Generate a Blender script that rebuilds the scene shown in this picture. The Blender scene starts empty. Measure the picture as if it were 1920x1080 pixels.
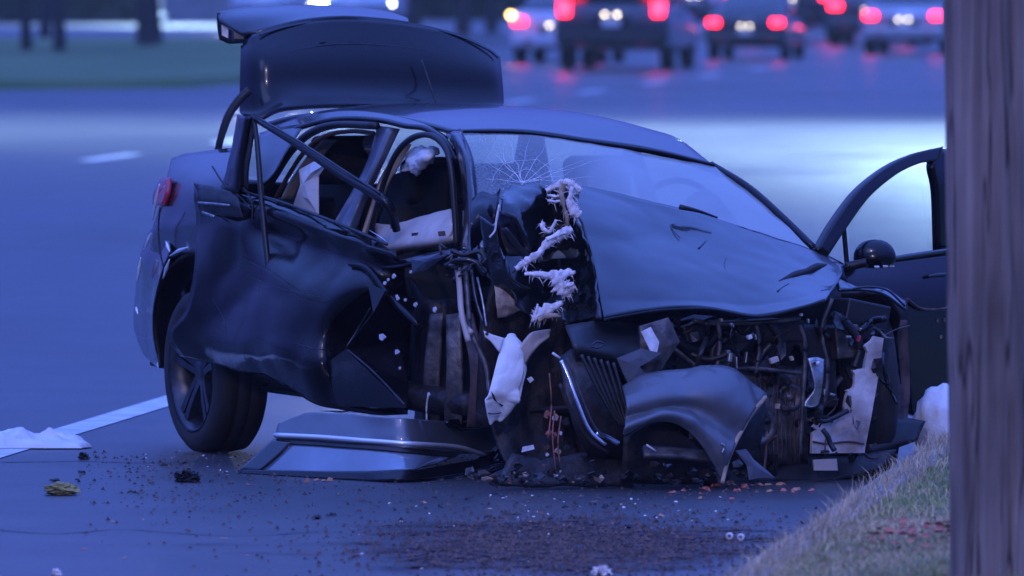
import bpy, bmesh, math, random
from mathutils import Vector, Matrix, noise
random.seed(7)
R_ = math.radians
scene = bpy.context.scene
COL = scene.collection

# ------------------------------------------------------------------ camera
FPX, CAMH, PITCH = 20475.0, 2.10, math.atan(647.0 / 20475.0)
cam_d = bpy.data.cameras.new('camera')
cam = bpy.data.objects.new('camera', cam_d); COL.objects.link(cam)
cam.location = (0, 0, CAMH); cam.rotation_euler = (math.pi / 2 - PITCH, 0, 0)
cam_d.sensor_width = 36.0; cam_d.lens = FPX * 36.0 / 1920.0
cam_d.clip_start = 0.5; cam_d.clip_end = 6000
cam_d.dof.use_dof = True; cam_d.dof.focus_distance = 43.0; cam_d.dof.aperture_fstop = 6.6
scene.camera = cam
# ------------------------------------------------------------------ world: late dusk, overcast falling off to the horizon
SUN_EL, SUN_ROT = R_(-5.0), R_(20.0)
world = bpy.data.worlds.new('World'); scene.world = world; world.use_nodes = True
wn, wl = world.node_tree.nodes, world.node_tree.links
wn.clear()
sky = wn.new('ShaderNodeTexSky'); sky.sky_type = 'NISHITA'; sky.sun_disc = False
sky.sun_elevation = SUN_EL; sky.sun_rotation = SUN_ROT
geo = wn.new('ShaderNodeTexCoord'); sep = wn.new('ShaderNodeSeparateXYZ')
wl.new(geo.outputs['Generated'], sep.inputs[0])
mr = wn.new('ShaderNodeMapRange'); mr.inputs[1].default_value = 0.0; mr.inputs[2].default_value = 1.0
mr.inputs[3].default_value = 0.15; mr.inputs[4].default_value = 1.0
wl.new(sep.outputs[2], mr.inputs[0])
tint = wn.new('ShaderNodeMix'); tint.data_type = 'RGBA'; tint.blend_type = 'MIX'
tint.inputs[0].default_value = 0.97
deck = wn.new('ShaderNodeValToRGB')                           # dusk deck: purple at the horizon, blue overhead
deck.color_ramp.elements[0].position = 0.0; deck.color_ramp.elements[0].color = (0.115, 0.18, 1.0, 1)
deck.color_ramp.elements[1].position = 0.45; deck.color_ramp.elements[1].color = (0.115, 0.235, 1.0, 1)
wl.new(sep.outputs[2], deck.inputs[0])
dsc = wn.new('ShaderNodeVectorMath'); dsc.operation = 'SCALE'; dsc.inputs['Scale'].default_value = 15.0
wl.new(deck.outputs[0], dsc.inputs[0]); wl.new(dsc.outputs[0], tint.inputs[7])
wl.new(sky.outputs[0], tint.inputs[6])
mul = wn.new('ShaderNodeVectorMath'); mul.operation = 'SCALE'
wl.new(tint.outputs[2], mul.inputs[0]); wl.new(mr.outputs[0], mul.inputs['Scale'])
bg = wn.new('ShaderNodeBackground'); bg.inputs[1].default_value = 0.15
wl.new(mul.outputs[0], bg.inputs[0])
wo = wn.new('ShaderNodeOutputWorld'); wl.new(bg.outputs[0], wo.inputs[0])
# ------------------------------------------------------------------ sun (the last diffuse skylight, no sharp shadow)
sd = bpy.data.lights.new('sun', 'SUN'); sun = bpy.data.objects.new('sun', sd); COL.objects.link(sun)
sd.energy = 0.25; sd.angle = R_(25); sd.color = (0.3, 0.4, 1.0)
sun.rotation_euler = (R_(48), 0, R_(-25))
# ------------------------------------------------------------------ exposure
vs = scene.view_settings
vs.view_transform = 'Standard'; vs.look = 'None'; vs.gamma = 1.0; vs.exposure = 0.40; vs.use_curve_mapping = False
scene.cycles.use_denoising = True
scene.cycles.max_bounces = 6; scene.cycles.transparent_max_bounces = 12
scene.cycles.sample_clamp_indirect = 4.0

# ================================================================== helpers
FW = Vector((0, math.cos(PITCH), -math.sin(PITCH))); UP = Vector((0, math.sin(PITCH), math.cos(PITCH)))
C0 = Vector((0, 0, CAMH))
def ray(px, py): return FW + Vector((1, 0, 0)) * ((px - 960) / FPX) + UP * ((540 - py) / FPX)
def pY(px, py, Y):
    d = ray(px, py); return C0 + d * (Y / d.y)
def pG(px, py, z=0.0):
    d = ray(px, py); return C0 + d * ((z - CAMH) / d.z)
# wreck frame: o = ground under the rear axle, F forward, R to the car's right
CO = Vector((-0.48, 45.37, 0)); CF = Vector((0.407, -0.914, 0)).normalized(); CR = Vector((CF.y, -CF.x, 0))
def cf(f, r, z): return CO + CF * f + CR * r + Vector((0, 0, z))
def plane(px, py, o, n):
    d = ray(px, py); return C0 + d * ((o - C0).dot(n) / d.dot(n))
def pf(px, py, f): return plane(px, py, CO + CF * f, CF)
def pr(px, py, r): return plane(px, py, CO + CR * r, CR)

def rootloc(o):
    v = Vector((0, 0, 0))
    while o is not None: v += o.location; o = o.parent
    return v
def mk_obj(name, verts, faces, mat, parent=None, smooth=True, thick=0, origin=None, bevel=0, autosm=None):
    me = bpy.data.meshes.new(name)
    off = rootloc(parent) if parent else (Vector(origin) if origin is not None else Vector((0, 0, 0)))
    me.from_pydata([tuple(Vector(v) - off) for v in verts], [], faces)
    me.update()
    if smooth:
        for p in me.polygons: p.use_smooth = True
    o = bpy.data.objects.new(name, me); COL.objects.link(o)
    if parent: o.parent = parent
    elif origin is not None: o.location = origin
    if mat: me.materials.append(mat)
    if thick:
        m = o.modifiers.new('solid', 'SOLIDIFY'); m.thickness = thick; m.offset = 0
    if bevel:
        m = o.modifiers.new('bevel', 'BEVEL'); m.width = bevel; m.segments = 2; m.limit_method = 'ANGLE'
    return o
def thing(name, label, cat, loc=(0, 0, 0), group=None, rotz=0):
    o = bpy.data.objects.new(name, None); COL.objects.link(o); o.empty_display_size = 0.2
    o.location = loc; o.rotation_euler = (0, 0, rotz)
    o['label'] = label; o['category'] = cat
    if group: o['group'] = group
    return o
def tag(o, label, cat, group=None):
    o['label'] = label; o['category'] = cat
    if group: o['group'] = group
    return o
def struct(o): o['kind'] = 'structure'; return o
def stuff(o): o['kind'] = 'stuff'; return o

def crom(p0, p1, p2, p3, t):
    return 0.5 * ((2 * p1) + (p2 - p0) * t + (2 * p0 - 5 * p1 + 4 * p2 - p3) * t * t + (3 * p1 - p0 - 3 * p2 + p3) * t * t * t)
def spline(pts, n, lin=False, closed=False):
    pts = [Vector(p) for p in pts]; out = []; m = len(pts)
    rng = range(m if closed else m - 1)
    for i in rng:
        if closed: p0, p1, p2, p3 = pts[i - 1], pts[i], pts[(i + 1) % m], pts[(i + 2) % m]
        else:
            p1, p2 = pts[i], pts[i + 1]
            p0 = pts[i - 1] if i else p1 * 2 - p2
            p3 = pts[i + 2] if i + 2 < m else p2 * 2 - p1
        for k in range(n):
            t = k / n
            out.append(p1.lerp(p2, t) if lin else crom(p0, p1, p2, p3, t))
    if not closed: out.append(pts[-1].copy())
    return out
def fbm(v, sc, seed=0):
    w = Vector(v) * sc + Vector((seed * 7.1, seed * 3.3, seed * 1.7))
    return noise.noise(w) + 0.5 * noise.noise(w * 2.1) + 0.25 * noise.noise(w * 4.3)
def ridged(v, sc, seed=0):
    w = Vector(v) * sc + Vector((seed * 5.1, seed * 2.3, seed * 9.7))
    return (1 - abs(noise.noise(w))) ** 4 * 1.6 - .5 + 0.4 * ((1 - abs(noise.noise(w * 2.3))) ** 3 - .5)
def patch(name, rows, mat, parent=None, n=6, lin=False, amp=0.0, sc=6.0, seed=0, thick=0.004, crease=0.0, csc=3.0, origin=None, smooth=True, edge_fix=False):
    g = [spline(r, n, lin) for r in rows]
    cols = len(g[0]); dense = []
    for c in range(cols): dense.append(spline([g[r][c] for r in range(len(g))], n, lin))
    nr = len(dense[0]); V = []
    for r in range(nr):
        for c in range(cols): V.append(dense[c][r])
    def idx(r, c): return r * cols + c
    F = [(idx(r, c), idx(r, c + 1), idx(r + 1, c + 1), idx(r + 1, c)) for r in range(nr - 1) for c in range(cols - 1)]
    if amp or crease:
        out = []
        for r in range(nr):
            for c in range(cols):
                a = V[idx(r, min(c + 1, cols - 1))] - V[idx(r, max(c - 1, 0))]
                b = V[idx(min(r + 1, nr - 1), c)] - V[idx(max(r - 1, 0), c)]
                nn = a.cross(b)
                if nn.length > 1e-9: nn.normalize()
                v = V[idx(r, c)]
                k = 1.0
                if edge_fix: k = min(1, min(r, nr - 1 - r, c, cols - 1 - c) / 3)
                out.append(v + nn * k * (amp * fbm(v, sc, seed) + crease * ridged(v, csc, seed)))
        V = out
    q = F[len(F) // 2]; acc = 0
    for q in F[::max(1, len(F) // 40)]:
        nn = (V[q[1]] - V[q[0]]).cross(V[q[3]] - V[q[0]]); acc += nn.dot(C0 - V[q[0]])
    if acc < 0: F = [tuple(reversed(q)) for q in F]
    return mk_obj(name, V, F, mat, parent, smooth, thick, origin)
def tube(name, pts, rad, mat, parent=None, n=6, sub=6, lin=False, flat=1.0, origin=None, cap=True):
    """flat<1 squeezes the section in the horizontal across direction"""
    p = spline(pts, sub, lin) if len(pts) > 2 or not lin else [Vector(q) for q in pts]
    V, F = [], []; m = len(p)
    rr = rad if isinstance(rad, (list, tuple)) else [rad] * 2
    for i, q in enumerate(p):
        t = (p[min(i + 1, m - 1)] - p[max(i - 1, 0)]).normalized()
        a = t.cross(Vector((0, 0, 1)));
        if a.length < 1e-3: a = t.cross(Vector((0, 1, 0)))
        a.normalize(); b = a.cross(t).normalized()
        u = i / max(1, m - 1) * (len(rr) - 1); k = min(int(u), len(rr) - 2); r_ = rr[k] + (rr[k + 1] - rr[k]) * (u - k)
        for j in range(n):
            an = 2 * math.pi * j / n
            V.append(q + a * math.cos(an) * r_ * flat + b * math.sin(an) * r_)
    for i in range(m - 1):
        for j in range(n): F.append((i * n + j, i * n + (j + 1) % n, (i + 1) * n + (j + 1) % n, (i + 1) * n + j))
    if cap: F.append(tuple(range(n - 1, -1, -1))); F.append(tuple((m - 1) * n + j for j in range(n)))
    return mk_obj(name, V, F, mat, parent, True, 0, origin)
def box_vf(c, s, M=None):
    V = []
    for x in (-1, 1):
        for y in (-1, 1):
            for z in (-1, 1):
                v = Vector((x * s[0] / 2, y * s[1] / 2, z * s[2] / 2))
                if M is not None: v = M @ v
                V.append(Vector(c) + v)
    return V, [(0, 1, 3, 2), (4, 6, 7, 5), (0, 4, 5, 1), (2, 3, 7, 6), (0, 2, 6, 4), (1, 5, 7, 3)]
def box(name, c, s, mat, parent=None, M=None, bevel=0.01, origin=None):
    V, F = box_vf(c, s, M)
    return mk_obj(name, V, F, mat, parent, False, 0, origin, bevel)
def plate(name, pts, mat, parent=None, thick=0.004, origin=None, bulge=0, sub=0, amp=0, seed=0):
    """flat or bent plate from an outline: fan round its middle"""
    pts = [Vector(p) for p in pts]
    c = sum(pts, Vector()) / len(pts); nn = Vector()
    for i in range(len(pts)): nn += (pts[i] - c).cross(pts[(i + 1) % len(pts)] - c)
    nn.normalize()
    if nn.y > 0: nn = -nn
    V = pts + [p.lerp(c, 0.5) + nn * bulge * 0.7 for p in pts] + [c + nn * bulge]
    if amp: V = [v + nn * amp * fbm(v, 14, seed) for v in V]
    m = len(pts); F = []
    for i in range(m):
        j = (i + 1) % m
        F.append((i, j, m + j, m + i)); F.append((m + i, m + j, 2 * m))
    return mk_obj(name, V, F, mat, parent, False, thick, origin)
def lathe(prof, n=32):
    """profile [(x along axis, radius)] -> verts, faces round the X axis, closed in the profile direction"""
    V, F = [], []; m = len(prof)
    for j in range(n):
        a = 2 * math.pi * j / n
        for x, r in prof: V.append(Vector((x, math.cos(a) * r, math.sin(a) * r)))
    for j in range(n):
        k = (j + 1) % n
        for i in range(m - 1): F.append((j * m + i, k * m + i, k * m + i + 1, j * m + i + 1))
    return V, F

# ================================================================== materials
def mk(name, col, rough=0.5, metal=0.0, coat=0.0, bump=0.0, bsc=60.0, var=0.0, vsc=6.0, col2=None, lo=0.35, hi=0.65, spec=0.5, rvar=0.0, trans=0, sheen=0, emit=None, es=0, stretch=None, det=4):
    m = bpy.data.materials.new(name); m.use_nodes = True
    nt = m.node_tree; b = nt.nodes['Principled BSDF']
    b.inputs['Base Color'].default_value = (*col, 1); b.inputs['Roughness'].default_value = rough
    b.inputs['Metallic'].default_value = metal; b.inputs['Coat Weight'].default_value = coat; b.inputs['Coat Roughness'].default_value = 0.06
    b.inputs['Specular IOR Level'].default_value = spec; b.inputs['Sheen Weight'].default_value = sheen
    tc = nt.nodes.new('ShaderNodeTexCoord'); src = tc.outputs['Object']
    if stretch:
        mp = nt.nodes.new('ShaderNodeMapping'); mp.inputs['Scale'].default_value = stretch
        nt.links.new(src, mp.inputs[0]); src = mp.outputs[0]
    if var or col2 or rvar:
        nz = nt.nodes.new('ShaderNodeTexNoise'); nz.inputs['Scale'].default_value = vsc; nz.inputs['Detail'].default_value = det
        nt.links.new(src, nz.inputs['Vector'])
        rp = nt.nodes.new('ShaderNodeValToRGB'); rp.color_ramp.elements[0].position = lo; rp.color_ramp.elements[1].position = hi
        c2 = col2 if col2 else tuple(min(1, c * (1 + var)) for c in col)
        c1 = col if col2 else tuple(c * (1 - var) for c in col)
        rp.color_ramp.elements[0].color = (*c1, 1); rp.color_ramp.elements[1].color = (*c2, 1)
        nt.links.new(nz.outputs[0], rp.inputs[0]); nt.links.new(rp.outputs[0], b.inputs['Base Color'])
        if rvar:
            q = nt.nodes.new('ShaderNodeMapRange'); q.inputs[3].default_value = max(0.03, rough - rvar); q.inputs[4].default_value = min(1, rough + rvar)
            q.inputs[1].default_value = 0.3; q.inputs[2].default_value = 0.7
            nt.links.new(nz.outputs[0], q.inputs[0]); nt.links.new(q.outputs[0], b.inputs['Roughness'])
    if bump:
        n2 = nt.nodes.new('ShaderNodeTexNoise'); n2.inputs['Scale'].default_value = bsc; n2.inputs['Detail'].default_value = 5
        nt.links.new(src, n2.inputs['Vector'])
        bp = nt.nodes.new('ShaderNodeBump'); bp.inputs['Strength'].default_value = bump; bp.inputs['Distance'].default_value = 0.02
        nt.links.new(n2.outputs[0], bp.inputs['Height']); nt.links.new(bp.outputs[0], b.inputs['Normal'])
    if emit: b.inputs['Emission Color'].default_value = (*emit, 1); b.inputs['Emission Strength'].default_value = es
    return m
def glassmat(name, tintc, refl=1.0, haze=0.0, hazec=(0.6, 0.65, 0.7)):
    m = bpy.data.materials.new(name); m.use_nodes = True; nt = m.node_tree; nt.nodes.clear()
    out = nt.nodes.new('ShaderNodeOutputMaterial')
    tr = nt.nodes.new('ShaderNodeBsdfTransparent'); tr.inputs[0].default_value = (*tintc, 1)
    gl = nt.nodes.new('ShaderNodeBsdfGlossy'); gl.inputs['Roughness'].default_value = 0.04
    gl.inputs[0].default_value = (1, 1, 1, 1)
    fr = nt.nodes.new('ShaderNodeFresnel'); fr.inputs[0].default_value = 1.6
    df = nt.nodes.new('ShaderNodeBsdfDiffuse'); df.inputs[0].default_value = (*hazec, 1)
    mx = nt.nodes.new('ShaderNodeMixShader'); mx.inputs[0].default_value = haze
    nt.links.new(tr.outputs[0], mx.inputs[1]); nt.links.new(df.outputs[0], mx.inputs[2])
    m2 = nt.nodes.new('ShaderNodeMixShader'); nt.links.new(fr.outputs[0], m2.inputs[0])
    nt.links.new(mx.outputs[0], m2.inputs[1]); nt.links.new(gl.outputs[0], m2.inputs[2])
    nt.links.new(m2.outputs[0], out.inputs[0])
    return m, nt, mx

M = {}
M['paint'] = mk('dark paint', (0.020, 0.020, 0.023), 0.22, 0.55, 0.8, bump=0.03, bsc=180, rvar=0.06, vsc=2.5, var=0.1)
M['lit_paint'] = mk('body paint lightened as if lit', (0.09, 0.10, 0.13), 0.4, 0.1, 0.5, var=.15, vsc=5)  # lighter copy of the body paint: light off the road put into its colour
M['bright_strip'] = mk('brushed bright trim', (0.85, 0.86, 0.9), 0.35, 0.6)
M['bumper_plastic'] = mk('painted bumper plastic', (0.11, 0.115, 0.13), 0.5, 0.35, 0.3, bump=0.05, bsc=60, rvar=0.06, vsc=4, var=0.15)
M['paint_shaded'] = mk('shaded scraped paint', (0.006, 0.004, 0.006), 0.2, 0.0, 0.12, spec=0.32, bump=0.05, bsc=30, rvar=0.12, vsc=5, var=0.5)  # darker copy of the body paint: the near side's shade in its colour
M['black'] = mk('black plastic', (0.012, 0.011, 0.013), 0.45, bump=0.06, bsc=90, var=0.3)
M['gloss_black'] = mk('gloss black paint', (0.005, 0.003, 0.006), 0.2, coat=0.2, spec=0.3)
M['rubber'] = mk('tyre rubber', (0.022, 0.018, 0.018), 0.75, bump=0.15, bsc=120, var=0.3)
M['rim'] = mk('dark alloy', (0.06, 0.06, 0.07), 0.35, 0.7, var=0.3, vsc=20)
M['chrome'] = mk('bright trim', (0.72, 0.74, 0.8), 0.18, 1.0)
M['metal'] = mk('bare metal', (0.38, 0.37, 0.36), 0.35, 0.85, bump=0.1, bsc=60, var=0.35, vsc=25)
M['dirty_metal'] = mk('grimy metal', (0.10, 0.085, 0.08), 0.42, 0.4, bump=0.2, bsc=50, var=0.6, vsc=18)
M['engine_dark'] = mk('engine grime', (0.02, 0.014, 0.014), 0.5, 0.1, bump=0.3, bsc=35, var=0.6, vsc=12)
M['rust'] = mk('rusty brown', (0.11, 0.055, 0.045), 0.6, 0.2, bump=0.2, bsc=40, var=0.5, vsc=15)
M['airbag'] = mk('white airbag cloth', (0.78, 0.77, 0.76), 0.85, bump=0.25, bsc=25, var=0.08, vsc=6, sheen=0.2)
M['beige'] = mk('beige trim', (0.48, 0.40, 0.35), 0.6, bump=0.05, bsc=60, var=0.15, vsc=8)
M['foam'] = mk('torn pale fibre', (0.74, 0.68, 0.68), 0.9, bump=0.5, bsc=60, var=0.3, vsc=40)
M['tan'] = mk('tan foam', (0.36, 0.26, 0.19), 0.9, bump=0.5, bsc=40, var=0.3, vsc=25)
M['seat'] = mk('black seat cloth', (0.010, 0.010, 0.012), 0.8, bump=0.15, bsc=80, var=0.3)
M['tail_off'] = mk('red lamp lens', (0.42, 0.02, 0.05), 0.12, coat=0.6)
M['condenser'] = mk('pale condenser', (0.66, 0.60, 0.57), 0.6, 0.1, bump=0.25, bsc=30, col2=(0.28, 0.22, 0.19), vsc=7)
M['label'] = mk('paper label', (0.72, 0.72, 0.74), 0.6, var=0.2, vsc=30)
M['glass'], _, _ = glassmat('clear glass', (0.88, 0.92, 0.93))
M['dark_glass'], _, _ = glassmat('tinted glass', (0.12, 0.14, 0.16))
M['door_paint'] = mk('loose door paint', (0.10, 0.105, 0.12), 0.35, 0.35, 0.8, rvar=.08, vsc=4, var=.15)
M['doorglass'] = mk('fallen door glass', (0.15, 0.20, 0.27), 0.16, 0.0, 1.0, var=0.25, vsc=3)
# cracked windscreen: crazing thickens round the blow on the passenger side
def windscreen_mat():
    m, nt, mx = glassmat('cracked windscreen', (0.62, 0.68, 0.72), haze=0.3, hazec=(0.29, 0.33, 0.35))
    g = nt.nodes.new('ShaderNodeNewGeometry')
    imp = pr(935, 335, 0.45)
    dist = nt.nodes.new('ShaderNodeVectorMath'); dist.operation = 'DISTANCE'; dist.inputs[1].default_value = tuple(imp)
    nt.links.new(g.outputs['Position'], dist.inputs[0])
    vo = nt.nodes.new('ShaderNodeTexVoronoi'); vo.feature = 'DISTANCE_TO_EDGE'; vo.inputs['Scale'].default_value = 62
    nt.links.new(g.outputs['Position'], vo.inputs['Vector'])
    v2 = nt.nodes.new('ShaderNodeTexVoronoi'); v2.feature = 'DISTANCE_TO_EDGE'; v2.inputs['Scale'].default_value = 7
    nt.links.new(g.outputs['Position'], v2.inputs['Vector'])
    def math_(op, a, b):
        n = nt.nodes.new('ShaderNodeMath'); n.operation = op
        for i, x in enumerate((a, b)):
            if x is None: continue
            if isinstance(x, (int, float)): n.inputs[i].default_value = x
            else: nt.links.new(x, n.inputs[i])
        return n.outputs[0]
    c1 = math_('LESS_THAN', vo.outputs['Distance'], 0.06)
    near = nt.nodes.new('ShaderNodeMapRange'); near.inputs[1].default_value = 0.15; near.inputs[2].default_value = 0.6
    near.inputs[3].default_value = 0.6; near.inputs[4].default_value = 0.0
    nt.links.new(dist.outputs['Value'], near.inputs[0])
    c2 = math_('MULTIPLY', math_('LESS_THAN', v2.outputs['Distance'], 0.012), 0.35)
    nz = nt.nodes.new('ShaderNodeTexNoise'); nz.inputs['Scale'].default_value = 3.2; nz.inputs['Detail'].default_value = 5
    nt.links.new(g.outputs['Position'], nz.inputs['Vector'])
    hz = nt.nodes.new('ShaderNodeMapRange'); hz.inputs[1].default_value = 0.3; hz.inputs[2].default_value = 0.72
    hz.inputs[3].default_value = 0.72; hz.inputs[4].default_value = 0.96
    nt.links.new(nz.outputs[0], hz.inputs[0])
    a = math_('MULTIPLY', c1, near.outputs[0])
    clear = nt.nodes.new('ShaderNodeMapRange'); clear.inputs[1].default_value = 0.10; clear.inputs[2].default_value = 0.55; clear.inputs[3].default_value = 0.3; clear.inputs[4].default_value = 1.0
    nt.links.new(dist.outputs['Value'], clear.inputs[0])
    tot = math_('MAXIMUM', math_('MAXIMUM', a, c2), math_('MULTIPLY', hz.outputs[0], clear.outputs[0]))
    nt.links.new(tot, mx.inputs[0])
    return m
M['windscreen'] = windscreen_mat()

def road_mat():
    m = mk('wet asphalt', (0.05, 0.05, 0.055), 0.42, spec=0.5)
    nt = m.node_tree; b = nt.nodes['Principled BSDF']; g = nt.nodes.new('ShaderNodeNewGeometry')
    def nz(s, d=6, st=None):
        n = nt.nodes.new('ShaderNodeTexNoise'); n.inputs['Scale'].default_value = s; n.inputs['Detail'].default_value = d
        if st:
            mp = nt.nodes.new('ShaderNodeMapping'); mp.inputs['Scale'].default_value = st
            nt.links.new(g.outputs['Position'], mp.inputs[0]); nt.links.new(mp.outputs[0], n.inputs['Vector'])
        else: nt.links.new(g.outputs['Position'], n.inputs['Vector'])
        return n.outputs[0]
    def rng(x, a, b_, c, d):
        q = nt.nodes.new('ShaderNodeMapRange'); nt.links.new(x, q.inputs[0])
        for i, k in enumerate((a, b_, c, d)): q.inputs[i + 1].default_value = k
        return q.outputs[0]
    def mth(op, x, y):
        q = nt.nodes.new('ShaderNodeMath'); q.operation = op
        for i, k in enumerate((x, y)):
            if isinstance(k, (int, float)): q.inputs[i].default_value = k
            else: nt.links.new(k, q.inputs[i])
        return q.outputs[0]
    big = nz(0.25, 4, (1, 0.35, 1)); fine = nz(55, 3); mid = nz(1.6, 6)
    # wear and wet patches
    nt.links.new(rng(big, 0.3, 0.7, 0.24, 0.46), b.inputs['Roughness'])
    base = mth('ADD', rng(mid, 0.3, 0.7, 0.040, 0.062), rng(fine, 0.3, 0.7, -0.014, 0.016))
    # fluid and soil stain in front of the wreck
    ctr = pG(1060, 1022)
    sx = nt.nodes.new('ShaderNodeSeparateXYZ'); nt.links.new(g.outputs['Position'], sx.inputs[0])
    dx = mth('DIVIDE', mth('SUBTRACT', sx.outputs[0], ctr.x), 1.0); dy = mth('DIVIDE', mth('SUBTRACT', sx.outputs[1], ctr.y), 2.1)
    rr = mth('SQRT', mth('ADD', mth('MULTIPLY', dx, dx), mth('MULTIPLY', dy, dy)), 0)
    rr = mth('ADD', rr, rng(nz(2.2, 8), 0.25, 0.75, -0.55, 0.55))
    st = rng(rr, 0.55, 1.0, 1.0, 0.0)
    st = mth('MULTIPLY', st, rng(nz(14, 5), 0.35, 0.55, 0.55, 1.0))
    mixc = nt.nodes.new('ShaderNodeMix'); mixc.data_type = 'RGBA'
    cmb = nt.nodes.new('ShaderNodeCombineColor')
    nt.links.new(base, cmb.inputs[0]); nt.links.new(base, cmb.inputs[1]); nt.links.new(mth('MULTIPLY', base, 1.08), cmb.inputs[2])
    nt.links.new(st, mixc.inputs[0]); nt.links.new(cmb.outputs[0], mixc.inputs[6]); mixc.inputs[7].default_value = (0.020, 0.009, 0.010, 1)
    nt.links.new(mixc.outputs[2], b.inputs['Base Color'])
    sp = rng(st, 0, 1, 0.5, 0.0); nt.links.new(sp, b.inputs['Specular IOR Level'])
    bp = nt.nodes.new('ShaderNodeBump'); bp.inputs['Strength'].default_value = 0.35; bp.inputs['Distance'].default_value = 0.012
    nt.links.new(mth('ADD', fine, mth('MULTIPLY', mid, 1.5)), bp.inputs['Height']); nt.links.new(bp.outputs[0], b.inputs['Normal'])
    return m
M['road'] = road_mat()
M['line'] = mk('worn road paint', (0.72, 0.72, 0.74), 0.5, bump=0.1, bsc=80, col2=(0.5, 0.5, 0.52), vsc=5)
M['soil'] = mk('verge soil and turf', (0.06, 0.065, 0.03), 0.95, bump=0.5, bsc=18, col2=(0.13, 0.15, 0.07), vsc=5)
M['lawn'] = mk('mown grass', (0.07, 0.13, 0.035), 0.95, bump=0.5, bsc=6, col2=(0.13, 0.17, 0.06), vsc=0.3)
M['kerb'] = mk('old kerb concrete', (0.22, 0.21, 0.2), 0.85, bump=0.3, bsc=30, var=0.3, vsc=6)
M['blade_g'] = mk('grass blade green', (0.14, 0.26, 0.05), 0.7, col2=(0.34, 0.33, 0.14), vsc=1.6)
M['blade_d'] = mk('dry grass blade', (0.46, 0.36, 0.23), 0.8, var=0.35, vsc=3)
M['leaf_red'] = mk('red brown leaf', (0.30, 0.10, 0.07), 0.7, var=0.4, vsc=20)
M['leaf_or'] = mk('orange brown leaf', (0.42, 0.20, 0.10), 0.7, var=0.3, vsc=30)
M['chip'] = mk('pale chip', (0.65, 0.62, 0.62), 0.5, var=0.2, vsc=40)
M['shard'] = mk('dark shard', (0.015, 0.014, 0.016), 0.35, var=0.3, vsc=40)
M['orange_shard'] = mk('red amber lens shard', (0.45, 0.10, 0.06), 0.3)
M['cloth'] = mk('crumpled white plastic', (0.72, 0.72, 0.74), 0.5, bump=0.3, bsc=22, var=0.08)
M['yellow'] = mk('yellowish foam clump', (0.26, 0.22, 0.08), 0.9, bump=0.6, bsc=40, var=0.4, vsc=20)
M['bark'] = mk('tree bark', (0.035, 0.03, 0.03), 0.9, bump=0.6, bsc=12, var=0.4, vsc=6)
M['foliage'] = mk('dark foliage', (0.04, 0.055, 0.03), 0.8, var=0.5, vsc=1.5)

# ================================================================== ground, road, markings, verge
def kerb_x(Y): return 1.17 + 0.108 * (Y - 38.9)
V, F = [], []
NG = 24
for j in range(NG + 1):
    for i in range(NG + 1): V.append((-1500 + 3000 * i / NG, -700 + 3000 * j / NG, -0.06))
for j in range(NG):
    for i in range(NG): F.append((j * (NG + 1) + i, j * (NG + 1) + i + 1, (j + 1) * (NG + 1) + i + 1, (j + 1) * (NG + 1) + i))
struct(mk_obj('ground', V, F, M['lawn']))
Ys = [-20, 0, 20, 30, 36, 40, 45, 50, 60, 80, 120, 160, 220, 300, 420]
V, F = [], []
for y in Ys:
    k = kerb_x(y); V += [(-110, y, 0), (-40, y, 0), (-8, y, 0), (k - 2, y, 0), (k + 0.05, y, 0)]
for j in range(len(Ys) - 1):
    for i in range(4): F.append((j * 5 + i, j * 5 + i + 1, (j + 1) * 5 + i + 1, (j + 1) * 5 + i))
struct(mk_obj('road', V, F, M['road'], smooth=False))
def line_strip(a, b, w, name):
    a, b = Vector((*a, 0.004)), Vector((*b, 0.004)); t = (b - a); t.normalize(); s = Vector((t.y, -t.x, 0)) * w / 2
    nseg = max(2, int((b - a).length / 0.5)); V, F = [], []
    for i in range(nseg + 1):
        p = a.lerp(b, i / nseg); jt = 0.012
        V += [p - s * (1 + random.uniform(-jt, jt)), p + s * (1 + random.uniform(-jt, jt))]
    for i in range(nseg): F.append((2 * i, 2 * i + 1, 2 * i + 3, 2 * i + 2))
    return struct(mk_obj(name, V, F, M['line'], smooth=False))
e0 = pG(60, 830); e1 = pG(300, 757); dd = (e1 - e0)
line_strip((e0 - dd * 3.0)[:2], (e0 + dd * 6)[:2], 0.17, 'edge_line')
l0 = pG(160, 302); l1 = pG(255, 289); ld = (l1 - l0).normalized()
for k in range(-5, 9):
    p = l0 + ld * (k * 9.5); line_strip(p[:2], (p + ld * 3.4)[:2], 0.19, 'lane_dash')

M['seam'] = mk('dark joint sealant', (0.015, 0.013, 0.014), 0.5)
def seam(pts, w, m):
    p = spline([pG(x, y, .003) for x, y in pts], 10); V, F = [], []
    for i, q in enumerate(p):
        t = (p[min(i + 1, len(p) - 1)] - p[max(i - 1, 0)]).normalized(); n_ = Vector((t.y, -t.x, 0)) * w * random.uniform(.4, 1)
        j = q + Vector((0, .05 * noise.noise(q * 3), 0)); V += [j - n_, j + n_]
    for i in range(len(p) - 1): F.append((2 * i, 2 * i + 1, 2 * i + 3, 2 * i + 2))
    return struct(mk_obj('road_joint', V, F, m, smooth=False))
seam([(-200, 868), (0, 866), (160, 864), (300, 867), (480, 862)], .02, M['seam'])
seam([(-100, 985), (90, 1000), (230, 992), (420, 1004), (600, 996)], .010, M['seam'])
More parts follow.
